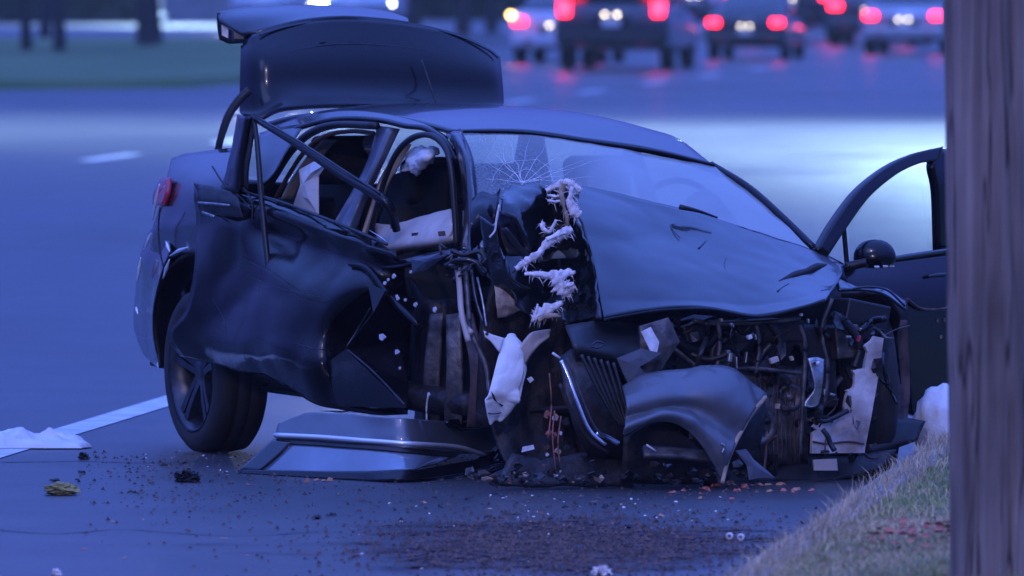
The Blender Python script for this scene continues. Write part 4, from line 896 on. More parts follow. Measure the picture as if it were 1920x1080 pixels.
for k in range(70):                       # small rubbish under the front, along the foot of the wreck
    x, y = eb.uniform(880, 1420), 906 - abs(eb.gauss(0, 16)); s = eb.uniform(3, 15)
    plate('wreck_scrap', [pf(x + math.cos(6.28 * i / 5) * s * eb.uniform(.5, 1.3), y + math.sin(6.28 * i / 5) * s * .7 * eb.uniform(.4, 1.2), eb.uniform(3.55, 3.6)) for i in range(5)], M[eb.choice(['shard', 'engine_dark', 'black', 'rust', 'dirty_metal', 'tan', 'paint', 'shard'])], car, thick=0.004)
for k in range(26):                       # coloured scraps hanging at the torn corner
    x, y = eb.gauss(1040, 14), eb.uniform(770, 895); s = eb.uniform(3, 10)
    plate('wreck_scrap', [pf(x + math.cos(6.28 * i / 5) * s * eb.uniform(.4, 1.3), y + math.sin(6.28 * i / 5) * s * eb.uniform(.4, 1.4), 3.5) for i in range(5)], M[eb.choice(['tan', 'rust', 'leaf_red', 'black', 'chip', 'engine_dark', 'shard'])], car, thick=0.004)
for pts in ([(1040, 770), (1036, 820), (1042, 880)], [(1052, 780), (1046, 830), (1050, 870)], [(1030, 700), (1034, 760), (1028, 820)]):
    tube('wire', pfl(pts, 3.52), 0.003, M['leaf_red'], car, n=5)
plate('white_scrap', pfl([(988, 710), (996, 706), (1001, 712), (994, 718)], 3.1), M['chip'], car, thick=0.003)
plate('white_scrap', pfl([(980, 838), (1000, 834), (1002, 842), (978, 848)], 3.5), M['chip'], car, thick=0.003)
# ---- driver's side wing edge, arch and liner
patch('far_wing', [pfl([(1560, 520), (1610, 538), (1660, 542), (1696, 566)], 2.9), pfl([(1572, 545), (1615, 544), (1655, 552), (1698, 582)], 3.0)], M['paint'], car, n=6, thick=0.01)
tube('wing_lip', pfl([(1600, 541), (1632, 538), (1665, 545), (1697, 574)], 3.02), 0.005, M['paint'], car, n=6)
patch('arch_liner', [pfl([(1575, 548), (1620, 546), (1660, 556), (1692, 590)], 2.98), pfl([(1590, 590), (1625, 580), (1660, 596), (1684, 640)], 2.85), pfl([(1640, 640), (1660, 640), (1680, 660), (1690, 720)], 2.8)], M['engine_dark'], car, n=6, amp=0.015, sc=9)
patch('inner_wing', [pfl([(1600, 600), (1650, 600), (1700, 600)], 2.75), pfl([(1610, 720), (1660, 720), (1706, 720)], 2.72), pfl([(1620, 840), (1670, 830), (1700, 800)], 2.75)], M['rust'], car, n=5, amp=0.02, sc=6)
patch('loose_liner', [pfl([(1628, 800), (1680, 785), (1735, 790)], 2.95), pfl([(1626, 850), (1680, 840), (1720, 825)], 3.0)], M['black'], car, n=5, amp=0.015, sc=7)

# ---- wheels
def wheel(parent, c, axis, rad=0.336, w=0.235, rim_r=0.242, tyre_m='rubber', rim_m='rim', spokes=5):
    ax = axis.normalized(); up = Vector((0, 0, 1)); fw = up.cross(ax).normalized(); up2 = ax.cross(fw)
    B = Matrix((ax, fw, up2)).transposed(); h = w / 2
    prof = [(-h * .92, rim_r), (-h, rim_r + .03), (-h * .95, rad - .03), (-h * .78, rad - .006), (-h * .3, rad), (-h * .27, rad - .006), (-h * .21, rad - .006), (-h * .18, rad), (h * .18, rad), (h * .21, rad - .006), (h * .27, rad - .006), (h * .3, rad),
            (h * .78, rad - .006), (h * .95, rad - .03), (h, rim_r + .03), (h * .92, rim_r)]
    V, F = lathe(prof, 48); ty = mk_obj('tyre', [c + B @ v for v in V], F, M[tyre_m], parent)
    prof = [(h * .92, rim_r + .002), (h * .98, rim_r + .006), (h * .9, rim_r - .006), (h * .5, rim_r - .03), (-h * .6, rim_r - .035), (-h * .9, rim_r)]
    V, F = lathe(prof, 48); rm = mk_obj('rim', [c + B @ v for v in V], F, M[rim_m], parent)
    V, F = lathe([(-h * .2, .16), (-h * .12, .02), (-h * .1, .001)], 24); mk_obj('brake_disc', [c + B @ v for v in V], F, M['dirty_metal'], rm)
    V, F = [], []
    for k in range(spokes):
        a = 2 * math.pi * k / spokes + .3
        for s in (-1, 1):
            pts = []
            for t, ww, x in ((.03, .030, h * .6), (.12, .026, h * .72), (rim_r - .012, .036, h * .8)):
                o = s * (.012 + .06 * t)
                for sd in (-1, 1):
                    y = o + sd * ww / 2; pts.append(Vector((x, math.cos(a) * t - math.sin(a) * y, math.sin(a) * t + math.cos(a) * y)))
            i = len(V); V += [c + B @ p for p in pts]; V += [c + B @ (p - Vector((.03, 0, 0))) for p in pts]
            for q in range(2): F += [(i + 2 * q, i + 2 * q + 1, i + 2 * q + 3, i + 2 * q + 2), (i + 2 * q, i + 2 * q + 2, i + 8 + 2 * q, i + 6 + 2 * q), (i + 2 * q + 1, i + 7 + 2 * q, i + 9 + 2 * q, i + 3 + 2 * q)]
    V2, F2 = lathe([(h * .35, .06), (h * .62, .055), (h * .68, .03), (h * .68, .001)], 20)
    i = len(V); V += [c + B @ v for v in V2]; F += [tuple(i + q for q in f) for f in F2]
    mk_obj('spokes', V, F, M[rim_m], rm, False)
wh = bpy.data.objects.new('rear_wheel', None); COL.objects.link(wh); wh.parent = car
axw = (CR + CF * -0.02 + Vector((0, 0, -0.02))).normalized()
wheel(wh, cf(0.0, 0.812, 0.334), axw)
wh2 = bpy.data.objects.new('front_wheel', None); COL.objects.link(wh2); wh2.parent = car
wheel(wh2, cf(2.72, -0.80, 0.334), (-CR + CF * 0.25).normalized())

# ---- driver's door, swung open
hinge = pf(1560, 500, 2.42); hinge.z = 0
ddir = Vector((0.44, 0.90, 0)).normalized(); dn = Vector((ddir.y, -ddir.x, 0))
def pd(px, py, off=0): return plane(px, py, hinge + dn * off, dn)
door = bpy.data.objects.new('front_door', None); COL.objects.link(door); door.parent = car; door.location = hinge - rootloc(car)
def pdl(pts, off=0): return [pd(x, y, off) for x, y in pts]
patch('door_panel', [pdl([(1560, 500), (1620, 494), (1690, 484), (1800, 470)]), pdl([(1576, 540), (1630, 540), (1700, 540), (1802, 530)], .03), pdl([(1640, 620), (1680, 620), (1720, 620), (1806, 620)], .035), pdl([(1690, 700), (1710, 710), (1740, 715), (1808, 715)], .02), pdl([(1700, 775), (1720, 782), (1750, 785), (1808, 782)], 0)], M['gloss_black'], door, n=5, thick=0.05)
patch('window_frame', [pdl([(1528, 470), (1560, 415), (1606, 355), (1660, 312), (1712, 288), (1762, 276)]), pdl([(1545, 482), (1578, 432), (1622, 372), (1672, 330), (1718, 308), (1752, 302)], .01)], M['gloss_black'], door, n=6, thick=0.035)
patch('window_frame', [pdl([(1752, 280), (1770, 282), (1778, 300)]), pdl([(1744, 312), (1758, 330), (1782, 340)], .01), pdl([(1752, 360), (1764, 380), (1786, 390)], .01), pdl([(1756, 472), (1766, 472), (1790, 470)])], M['gloss_black'], door, n=5, thick=0.035)
patch('window_frame', [pdl([(1540, 476), (1568, 490)]), pdl([(1562, 505), (1584, 500)])], M['gloss_black'], door, n=4, thick=0.035)
tube('quarter_bar', pdl([(1580, 404), (1584, 450), (1588, 496)]), 0.011, M['black'], door, n=6)
tube('waist_strip', pdl([(1590, 498), (1690, 482), (1800, 466)], .035), 0.010, M['paint'], door, n=6)
patch('window_glass', [pdl([(1590, 420), (1660, 340), (1740, 306)], -.01), pdl([(1592, 460), (1670, 410), (1750, 390)], -.01), pdl([(1594, 494), (1670, 480), (1760, 470)], -.01)], M['glass'], door, n=4, thick=0)
# mirror: rounded shell on a short arm
mc = pd(1640, 484, .10); V, F = [], []
for j in range(13):
    th = math.pi * j / 12
    for i in range(24):
        ph = 2 * math.pi * i / 24
        x, y, z = math.sin(th) * math.cos(ph), math.sin(th) * math.sin(ph), math.cos(th)
        z = z * (1.0 if z > 0 else 0.55)
        V.append(mc + Vector((0.086 * (abs(x) ** .85) * (1 if x > 0 else -1), 0.06 * y, 0.075 * z)))
for j in range(12):
    for i in range(24): F.append((j * 24 + i, j * 24 + (i + 1) % 24, (j + 1) * 24 + (i + 1) % 24, (j + 1) * 24 + i))
mir = mk_obj('wing_mirror', V, F, M['gloss_black'], door)
tube('mirror_arm', [pd(1586, 500, .02), pd(1606, 496, .06), pd(1625, 492, .1)], .018, M['black'], mir, n=8)
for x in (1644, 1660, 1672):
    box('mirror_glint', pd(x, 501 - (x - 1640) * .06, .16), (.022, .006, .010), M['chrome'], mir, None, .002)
tube('door_handle', pdl([(1742, 518), (1760, 515), (1778, 514)], .06), .008, M['rim'], door, n=6)
tube('door_check_cable', pdl([(1700, 560), (1725, 578), (1760, 580), (1795, 572)], .07), .006, M['rust'], door, n=6)
for (x, y) in ((1757, 601), (1764, 632), (1770, 600)):
    box('door_latch', pd(x, y, .06), (.014, .01, .016), M['dirty_metal'], door, None, .002)

# ================================================================== front door torn off, lying by the sill
fd_loc = pG(700, 903)
fd = thing('car_door', 'torn off dark car door with bright trim lying flat beside the sill', 'car door', fd_loc)
def fy(px, py):      # depth on the leaning door: near lower edge on the road, far edge resting up on the sill
    t = max(0, min(1, (px - 450) / 500)); y0 = pG(px, 888 + 17 * min(1, max(0, (px - 450) / 290)) - (0 if px < 760 else (px - 760) * .10)).y
    return y0
def pdoor(px, py, top=905):
    y0 = fy(px, py); k = max(0, (900 - py) / 125.0)
    return pY(px, py, y0 + 0.24 * k)
def dl(pts): return [pdoor(x, y) for x, y in pts]
def off(pts, k=.035): return [p + Vector((0, -k, k * .5)) for p in dl(pts)]
patch('door_skin', [dl([(524, 797), (560, 782), (585, 775), (660, 779), (760, 786), (860, 793), (972, 800)]), dl([(522, 806), (560, 800), (600, 795), (670, 798), (765, 804), (865, 810), (960, 812)]),
                    dl([(521, 816), (565, 814), (605, 812), (675, 818), (770, 826), (870, 836), (945, 826)]), dl([(519, 823), (570, 826), (610, 829), (680, 834), (775, 842), (862, 849), (920, 850)])], M['door_paint'], fd, n=7, amp=0.004, sc=5, thick=0.02)
tube('chrome_trim', [p + Vector((0, -.02, .012)) for p in dl([(516, 821), (600, 825), (690, 832), (780, 838), (858, 844), (905, 857)])], 0.010, M['bright_strip'], fd, n=8, flat=1.2)
patch('window_surround', [dl([(516, 826), (535, 828), (548, 830)]), dl([(490, 850), (510, 852), (528, 853)]), dl([(452, 884), (470, 886), (488, 887)])], M['paint'], fd, n=5, thick=0.025)
patch('window_surround', [dl([(450, 884), (560, 886), (660, 887), (760, 884), (840, 872), (905, 860)]), dl([(450, 890), (560, 897), (680, 903), (760, 903), (860, 893), (940, 870)])], M['paint_shaded'], fd, n=6, thick=0.03)
patch('window_surround', [dl([(516, 825), (610, 831), (700, 837), (780, 844), (860, 852)]), dl([(524, 833), (610, 838), (700, 845), (780, 852), (850, 858)])], M['black'], fd, n=5, thick=0.02)
patch('window_glass', [dl([(545, 833), (620, 838), (700, 845), (780, 852), (850, 857)]), dl([(515, 858), (600, 862), (690, 864), (770, 866), (830, 866)]), dl([(488, 884), (590, 886), (680, 886), (760, 882), (800, 876)])], M['doorglass'], fd, n=6, thick=0.006)
patch('handle_cup', [off([(835, 797), (870, 795), (905, 801)]), off([(838, 804), (868, 800), (902, 806)]), off([(858, 815), (875, 816), (898, 812)])], M['gloss_black'], fd, n=4, thick=0.03)
tube('handle', off([(862, 801), (876, 800), (892, 805)], .05), 0.012, M['paint'], fd, n=8)
patch('torn_corner', [dl([(905, 858), (940, 838), (985, 815)]), dl([(860, 880), (930, 870), (990, 850)]), dl([(760, 902), (880, 905), (985, 905)])], M['paint_shaded'], fd, n=7, amp=0.02, sc=9, thick=0.02)

# ================================================================== loose things on the road
def crumple(name, pts_px, zmax, mat, label, cat, amp=0.02, seed=1, n=26):
    a, b, y0, y1 = pts_px
    c = pG((a + b) / 2, (y0 + y1) / 2); w = (b - a) / (FPX / c.y); dpt = w * 0.9
    V, F = [], []; rnd = random.Random(seed)
    for j in range(n + 1):
        for i in range(n + 1):
            u, v = i / n * 2 - 1, j / n * 2 - 1
            ang = math.atan2(v, u); q = 1 + .18 * noise.noise(Vector((math.cos(ang) * 1.6 + seed, math.sin(ang) * 1.6, 0)))
            x, y = u * w / 2 * q, v * dpt / 2 * q; e = max(0, 1 - (u * u) ** 1.2) * max(0, 1 - (v * v) ** 1.2)
            z = 0.006 + zmax * e ** .45 * (0.6 + 0.75 * noise.noise(Vector((x * 9, y * 9, seed)))) + amp * e * ridged((x, y, 0), 7, seed)
            V.append((c.x + x, c.y + y, max(0.005, z)))
    for j in range(n):
        for i in range(n): F.append((j * (n + 1) + i, j * (n + 1) + i + 1, (j + 1) * (n + 1) + i + 1, (j + 1) * (n + 1) + i))
    return tag(mk_obj(name, V, F, mat, origin=c), label, cat)
crumple('plastic_sheet', (-60, 160, 815, 862), 0.07, M['cloth'], 'crumpled white plastic sheet lying on the road at the white edge line', 'plastic sheet', .022, 2, 70)
def lump(name, px, py, w, h, mat, label, cat, seed, spiky=.35):
    c = pG(px, py); k = FPX / c.y; V, F = [], []; n, m = 14, 22
    for j in range(n + 1):
        th = math.pi * j / n
        for i in range(m):
            ph = 2 * math.pi * i / m; d = Vector((math.sin(th) * math.cos(ph), math.sin(th) * math.sin(ph), math.cos(th)))
            r0 = 1 + spiky * ridged(d, 1.7, seed) + .22 * fbm(d, 4.5, seed)
            V.append(c + Vector((d.x * w / k / 2 * r0, d.y * w / k / 2 * r0, max(.002, h / k * (.42 + .58 * d.z * r0)))))
    for j in range(n):
        for i in range(m): F.append((j * m + i, j * m + (i + 1) % m, (j + 1) * m + (i + 1) % m, (j + 1) * m + i))
    return tag(mk_obj(name, V, F, mat, origin=c, smooth=False), label, cat)
lump('foam_clump', 115, 928, 58, 22, M['yellow'], 'yellowish foam clump lying alone on the asphalt', 'debris', 4, .3)
lump('plastic_lump', 351, 904, 36, 20, M['shard'], 'jagged black plastic lump on the road left of the fallen door', 'debris', 6, .7)
lump('plastic_lump', 158, 862, 16, 11, M['shard'], 'small black lump at the right edge of the white plastic sheet', 'debris', 9, .7)
lump('pale_lump', 105, 1079, 15, 10, M['chip'], 'pale scrap on the asphalt at the bottom left corner', 'debris', 12, .7)
lump('pale_lump', 1128, 1080, 26, 16, M['foam'], 'pale pinkish scrap on the asphalt at the bottom middle', 'debris', 15, .7)
# white bag under the open door, by the verge
bc = pY(1768, 812, 43.4); bc.z = 0.0
V, F = [], []
for j in range(17):
    th = math.pi * j / 16
    for i in range(28):
        ph = 2 * math.pi * i / 28; d = Vector((math.sin(th) * math.cos(ph), math.sin(th) * math.sin(ph), math.cos(th)))
        k = 1 + .10 * ridged(d, 2.2, 3) + .05 * fbm(d, 5, 3)
        V.append(bc + Vector((.115 * d.x * k, .12 * d.y * k, .175 + .165 * d.z * k)))
for j in range(16):
    for i in range(28): F.append((j * 28 + i, j * 28 + (i + 1) % 28, (j + 1) * 28 + (i + 1) % 28, (j + 1) * 28 + i))
tag(mk_obj('white_bag', V, F, M['cloth'], origin=bc), 'rumpled white bag on the ground under the open driver door', 'bag')

def shard_mesh(seed, k=6, flatn=.35):
    rnd = random.Random(seed); V = []; F = []
    for i in range(k):
        a = 6.28 * i / k; r0 = rnd.uniform(.5, 1.1); V += [(math.cos(a) * r0, math.sin(a) * r0, 0), (math.cos(a) * r0 * .7, math.sin(a) * r0 * .7, flatn * rnd.uniform(.4, 1.5))]
    for i in range(k): j = (i + 1) % k; F.append((2 * i, 2 * j, 2 * j + 1, 2 * i + 1))
    F.append(tuple(2 * i + 1 for i in range(k)))
    me = bpy.data.meshes.new('shard'); me.from_pydata(V, [], F); me.update(); return me
SH = {}
def scatter(name, n, gen, mats, smin, smax, label, cat, group, seed, flat=.35):
    rnd = random.Random(seed)
    for k in range(n):
        px, py = gen(rnd); m = rnd.choice(mats); v = rnd.randint(0, 4)
        if (m, v, flat) not in SH:
            me = shard_mesh(v * 13 + 5, rnd.randint(5, 7), flat); me.materials.append(M[m]); SH[(m, v, flat)] = me
        o = bpy.data.objects.new(name, SH[(m, v, flat)]); COL.objects.link(o)
        p = pG(px, py); o.location = (p.x, p.y, 0.004); s = rnd.uniform(smin, smax)
        o.scale = (s, s * rnd.uniform(.5, 1), s * rnd.uniform(.6, 1.4)); o.rotation_euler = (rnd.uniform(-.25, .25), rnd.uniform(-.25, .25), rnd.uniform(0, 6.28))
        tag(o, label, cat, group)
scatter('plastic_shard', 60, lambda r: (r.gauss(1000, 230), 925 + abs(r.gauss(0, 50))), ['shard', 'shard', 'black'], .008, .026, 'small black plastic shard on the asphalt in front of the wreck', 'debris', 'black plastic shards in front of the wreck', 21)
scatter('pale_chip', 55, lambda r: (r.gauss(1080, 220), 930 + abs(r.gauss(0, 60))), ['chip'], .004, .011, 'small pale chip on the asphalt in front of the wreck', 'debris', 'pale chips in front of the wreck', 22)
scatter('lens_shard', 26, lambda r: (r.gauss(1370, 70), 908 + abs(r.gauss(0, 12))), ['orange_shard', 'leaf_or', 'orange_shard'], .010, .026, 'red lens shard on the road under the front bumper', 'debris', 'red lens shards under the bumper', 23)
scatter('dead_leaf', 24, lambda r: (r.uniform(120, 1250), r.uniform(900, 1050)), ['leaf_or', 'leaf_red'], .010, .022, 'small brown dead leaf lying flat on the asphalt', 'leaf', 'dead leaves on the asphalt', 24, .12)
scatter('plastic_chunk', 16, lambda r: (r.uniform(60, 560), r.uniform(865, 930)), ['shard', 'engine_dark'], .010, .026, 'dark plastic chunk on the road near the rear wheel', 'debris', 'dark chunks near the rear wheel', 25)
scatter('glass_crumb', 26, lambda r: (r.uniform(260, 560), r.gauss(868, 14)), ['chip', 'chip', 'metal'], .004, .009, 'tiny glass crumb on the road beside the rear wheel', 'glass', 'glass crumbs by the rear wheel', 26)
scatter('dead_leaf', 4, lambda r: (r.uniform(575, 625), r.uniform(900, 906)), ['leaf_or'], .016, .028, 'orange leaf lying against the lower edge of the fallen door', 'leaf', 'orange leaves at the fallen door', 27, .5)
for px, py in ((1368, 1014), (1389, 1016)):
    p = pG(px, py); o = mk_obj('cup_ring', *lathe([(-.004, .007), (.004, .007), (.004, .013), (-.004, .013), (-.004, .007)], 20), M['chip'], origin=(0, 0, 0)); o.location = (p.x, p.y, .0165); o.rotation_euler = (0, 0, 1.3)
    tag(o, 'small pale ring standing on the asphalt before the verge', 'debris', 'pale rings before the verge')
tag(tube('broken_twig', [pG(982, 908) + Vector((0, 0, .006)), pG(1005, 908) + Vector((0, 0, .016)), pG(1040, 912) + Vector((0, 0, .006))], .004, M['chip'], n=5), 'thin pale strip bent on the road below the torn corner', 'debris')
# fine grit round the wreck: nobody could count it
V, F = [], []; gr = random.Random(31)
for _ in range(11000):
    if gr.random() < .8: px, py = gr.gauss(1060, 200), gr.gauss(1022, 32)
    else: px, py = gr.uniform(150, 1420), 850 + abs(gr.gauss(0, 70))
    if py < 845 or py > 1090: continue
    p = pG(px, py)
    if p.x > kerb_x(p.y) - .03: continue
    s = .0025 + .010 * gr.random() ** 2.2; a = gr.uniform(0, 6.28); i = len(V); z = .004
    V += [(p.x + math.cos(a) * s, p.y + math.sin(a) * s, z), (p.x + math.cos(a + 2.1) * s, p.y + math.sin(a + 2.1) * s, z), (p.x + math.cos(a + 4.2) * s, p.y + math.sin(a + 4.2) * s, z), (p.x, p.y, z + s * gr.uniform(.5, 1.3))]
    F += [(i, i + 1, i + 3), (i + 1, i + 2, i + 3), (i + 2, i, i + 3)]
M['grit'] = mk('mixed grit', (0.02, 0.015, 0.015), 0.8, col2=(0.13, 0.09, 0.085), vsc=14)
stuff(mk_obj('road_grit', V, F, M['grit'], smooth=False))

# ================================================================== background: median, trees, lamps, traffic
V, F = [], []
med = [(-70, 152), (-30, 153), (-10, 154), (-4.6, 158), (-3.4, 166), (-2.6, 185), (-1.8, 222), (-6, 228), (-70, 229)]
for x, y in med: V.append((x, y, 0.0))
for x, y in med: V.append((x + (.1 if x < -50 else -.08), y + (.12 if y < 190 else -.12), 0.13))
m = len(med)
for i in range(m): j = (i + 1) % m; F.append((i, j, m + j, m + i))
F.append(tuple(m + i for i in range(m)))
struct(mk_obj('median_lawn', V, F, M['lawn'], smooth=False))
V = [(9.5, 236, .02), (16, 236, .02), (17, 262, .02), (11, 262, .02)]
struct(mk_obj('roadside_lawn', V, [(0, 1, 2, 3)], M['lawn'], smooth=False))

def leaf_cloud(n, fn, s0, s1, seed):
    r = random.Random(seed); V, F = [], []
    for _ in range(n):
        p = fn(r); s = r.uniform(s0, s1); Mx = Matrix.Rotation(r.uniform(0, 6.28), 3, 'Z') @ Matrix.Rotation(r.uniform(-1.2, 1.2), 3, 'X')
        i = len(V); V += [p + Mx @ Vector(q) * s for q in ((-1, 0, 0), (0, -.5, 0), (1, 0, 0), (0, .5, 0))]; F.append((i, i + 1, i + 2, i + 3))
    return V, F
def tree(px, py, wpx, label, seed, h=7.5):
    b = pG(px, py, 0.12 if py > 84 else 0.0); s = FPX / b.y; r0 = wpx / s / 2; rn = random.Random(seed)
    t = thing('tree', label, 'tree', b, 'trees across the road')
    lean = Vector((rn.uniform(-.05, .05), 0, 0))
    tube('trunk', [b + Vector((0, 0, -.05)), b + Vector((0, 0, .15)) , b + lean + Vector((0, 0, .9)), b + lean * 3 + Vector((0, 0, 2.4)), b + lean * 4 + Vector((0, 0, 4.2))], [r0 * 1.5, r0 * 1.15, r0, r0 * .9, r0 * .6], M['bark'], t, n=12)
    for k in range(5):
        a = rn.uniform(0, 6.28); q = b + lean * 4 + Vector((0, 0, 3.2 + .25 * k))
        tube('limb', [q, q + Vector((math.cos(a) * .8, math.sin(a) * .8, .8)), q + Vector((math.cos(a) * 1.7, math.sin(a) * 1.7, 1.9))], [r0 * .45, r0 * .25, r0 * .1], M['bark'], t, n=6, sub=3)
    cl = [(Vector((rn.gauss(0, 1.1), rn.gauss(0, 1.1), rn.uniform(4, h))), rn.uniform(.7, 1.2)) for _ in range(14)]
    def fn(r):
        c, rad = r.choice(cl); d = Vector((r.gauss(0, 1), r.gauss(0, 1), r.gauss(0, 1))).normalized(); return b + c + d * rad * r.random() ** .4
    V, F = leaf_cloud(1500, fn, .10, .22, seed); mk_obj('crown', V, F, M['foliage'], t, False)
tree(50, 96, 20, 'slim dark tree trunk on the median, leftmost in the photo', 1)
tree(84, 80, 22, 'tree trunk behind and between the two slim median trees', 2)
tree(112, 98, 22, 'slim dark tree trunk on the median just left of the thick trunk', 3)
tree(280, 86, 44, 'thick dark tree trunk on the median left of the trunk lid', 4, 9)
tree(775, 62, 26, 'tree behind the raised trunk lid nearest its middle', 5)
tree(868, 66, 26, 'tree behind the curved right end of the trunk lid', 6)
tree(922, 60, 22, 'tree beside the white car at the edge of traffic', 7)
def hedge(x0, x1, Y, h, label, seed):
    b = Vector(((x0 + x1) / 2, Y, 0)); t = thing('hedge', label, 'hedge', b)
    def fn(r): return Vector((r.uniform(x0, x1), Y + r.uniform(-.7, .7), r.random() ** .8 * (h + .3 * noise.noise(Vector((r.uniform(x0, x1), seed, 0))))))
    V, F = leaf_cloud(3800, fn, .10, .22, seed); mk_obj('foliage', V, F, M['foliage'], t, False)
    V, F = [], []; n = 40
    for i in range(n + 1):
        x = x0 + (x1 - x0) * i / n; hh = h * (.8 + .15 * noise.noise(Vector((x * 1.3, seed, 0)))); V += [(x, Y - .55, 0), (x, Y - .45, hh * .9), (x, Y + .1, hh), (x, Y + .5, 0)]
    for i in range(n):
        for k in range(3): F.append((i * 4 + k, i * 4 + k + 1, i * 4 + 5 + k, i * 4 + 4 + k))
    mk_obj('inner_branches', V, F, M['foliage'], t)
hedge(-15.2, -9.6, 290, 1.5, 'low dark hedge beyond the lit lot at the far left', 1)
hedge(-3.0, 0.6, 300, 1.6, 'dark hedge in the distance behind the trunk lid', 2)
# low wall right of the hedge
wt = thing('low_wall', 'pale low wall far behind the thick tree trunk', 'wall', (-9.5, 300, 0))
M['wall'] = mk('rendered wall', (0.24, 0.25, 0.27), 0.85, bump=0.2, bsc=8, var=0.15, vsc=2)
box('wall_body', (-8.9, 300, .55), (4.2, .25, 1.1), M['wall'], wt, None, .02); box('coping', (-8.9, 300, 1.13), (4.3, .35, .08), M['kerb'], wt, None, .01)

def emis(name, col, s):
    return mk(name, (0.05, 0.05, 0.05), 0.3, emit=col, es=s)
M['lamp_e'] = emis('street lamp glow', (0.80, 0.92, 1.0), 60)
M['galv'] = mk('galvanised steel', (0.42, 0.43, 0.44), 0.45, 0.6, var=0.15, vsc=10)
def street_lamp(x, y, h, armx, army, energy, label, spot=110, aim=None, col=(.50, .76, 1.0)):
    t = thing('street_lamp', label, 'street lamp', (x, y, 0), 'street lamps along the road')
    tube('post', [(x, y, 0), (x, y, .3), (x, y, h * .5), (x, y, h)], [.14, .09, .075, .05], M['galv'], t, n=12)
    tube('base', [(x, y, 0), (x, y, .25)], .17, M['galv'], t, n=12, lin=True)
    ex, ey = x + armx, y + army
    tube('arm', [(x, y, h - .1), (x + armx * .5, y + army * .5, h + .35), (ex, ey, h + .4)], .035, M['galv'], t, n=8)
    hd = box('lamp_head', (ex, ey, h + .38), (.55, .26, .14), M['galv'], t, None, .04)
    box('lamp_lens', (ex, ey, h + .295), (.40, .18, .02), M['lamp_e'], hd, None, .004)
    l = bpy.data.lights.new('lamp_light', 'SPOT'); l.energy = energy; l.spot_size = R_(spot); l.spot_blend = 1.0; l.color = col; l.shadow_soft_size = .2
    o = bpy.data.objects.new('lamp_light', l); COL.objects.link(o); o.parent = t; o.location = (armx, army, h + .26)
    if aim:
        d = Vector(aim) - Vector((ex, ey, h + .26)); o.rotation_euler = d.to_track_quat('-Z', 'Y').to_euler()
    return t
street_lamp(kerb_x(122) + .6, 122, 10.0, -4.2, 0, 60000, 'street lamp on the kerb lighting the road behind the open door', 145, (4.0, 120, 0))
street_lamp(-9.2, 285, 8.0, 1.6, -1.2, 50000, 'lit street lamp post far off right of the thick trunk', 84, (-8.5, 280, 0))

street_lamp(-15.5, 128, 9.5, 4.5, 0, 15000, 'street lamp over the lanes at the far left of the road', 130, (-8.5, 128, 0))
street_lamp(-4.2, -6, 9.0, .9, .6, 12500, 'added unseen fill lamp to the left behind the viewpoint', 100, (0.5, 40, 0.5), (.78, .70, 1.0))  # fill lamp added out of view to brighten the pole and wreck front
# unseen fill lamp added on the utility pole to light the wreck front
pl_t = thing('pole_fill_lamp', 'added unseen fill light on an arm high on the wooden utility pole', 'street light', (1.35, 33.0, 8.6))
tube('arm', [(1.32, 33.05, 8.5), (.6, 33.3, 9.0), (-.6, 33.8, 9.15)], .03, M['galv'], pl_t, n=8)
ph_ = box('lamp_head', (-.75, 33.85, 9.13), (.5, .24, .13), M['galv'], pl_t, None, .04); box('lamp_lens', (-.75, 33.85, 9.05), (.36, .16, .02), M['lamp_e'], ph_, None, .004)  # head and lens of the added fill lamp
l = bpy.data.lights.new('lamp_light', 'SPOT'); l.energy = 700; l.spot_size = R_(140); l.spot_blend = 1; l.color = (.86, .70, 1.0); l.shadow_soft_size = .15
o = bpy.data.objects.new('lamp_light', l); COL.objects.link(o); o.parent = pl_t; o.location = Vector((-.75, 33.85, 9.0)) - Vector((1.35, 33.0, 8.6))
o.rotation_euler = (Vector((0, 41, 0)) - Vector((-.75, 33.85, 9.0))).to_track_quat('-Z', 'Y').to_euler()

# ---- night air
V, F = box_vf((0, 215, 6.0), (300, 460, 15), None)
hz_m = bpy.data.materials.new('thin night mist'); hz_m.use_nodes = True; hn = hz_m.node_tree; hn.nodes.clear()
ho = hn.nodes.new('ShaderNodeOutputMaterial'); hv = hn.nodes.new('ShaderNodeVolumePrincipled')
hv.inputs['Color'].default_value = (.85, .87, .9, 1); hv.inputs['Density'].default_value = 0.00024; hv.inputs['Anisotropy'].default_value = 0.3
hn.links.new(hv.outputs[0], ho.inputs['Volume'])
stuff(mk_obj('haze', V, F, hz_m, smooth=False))
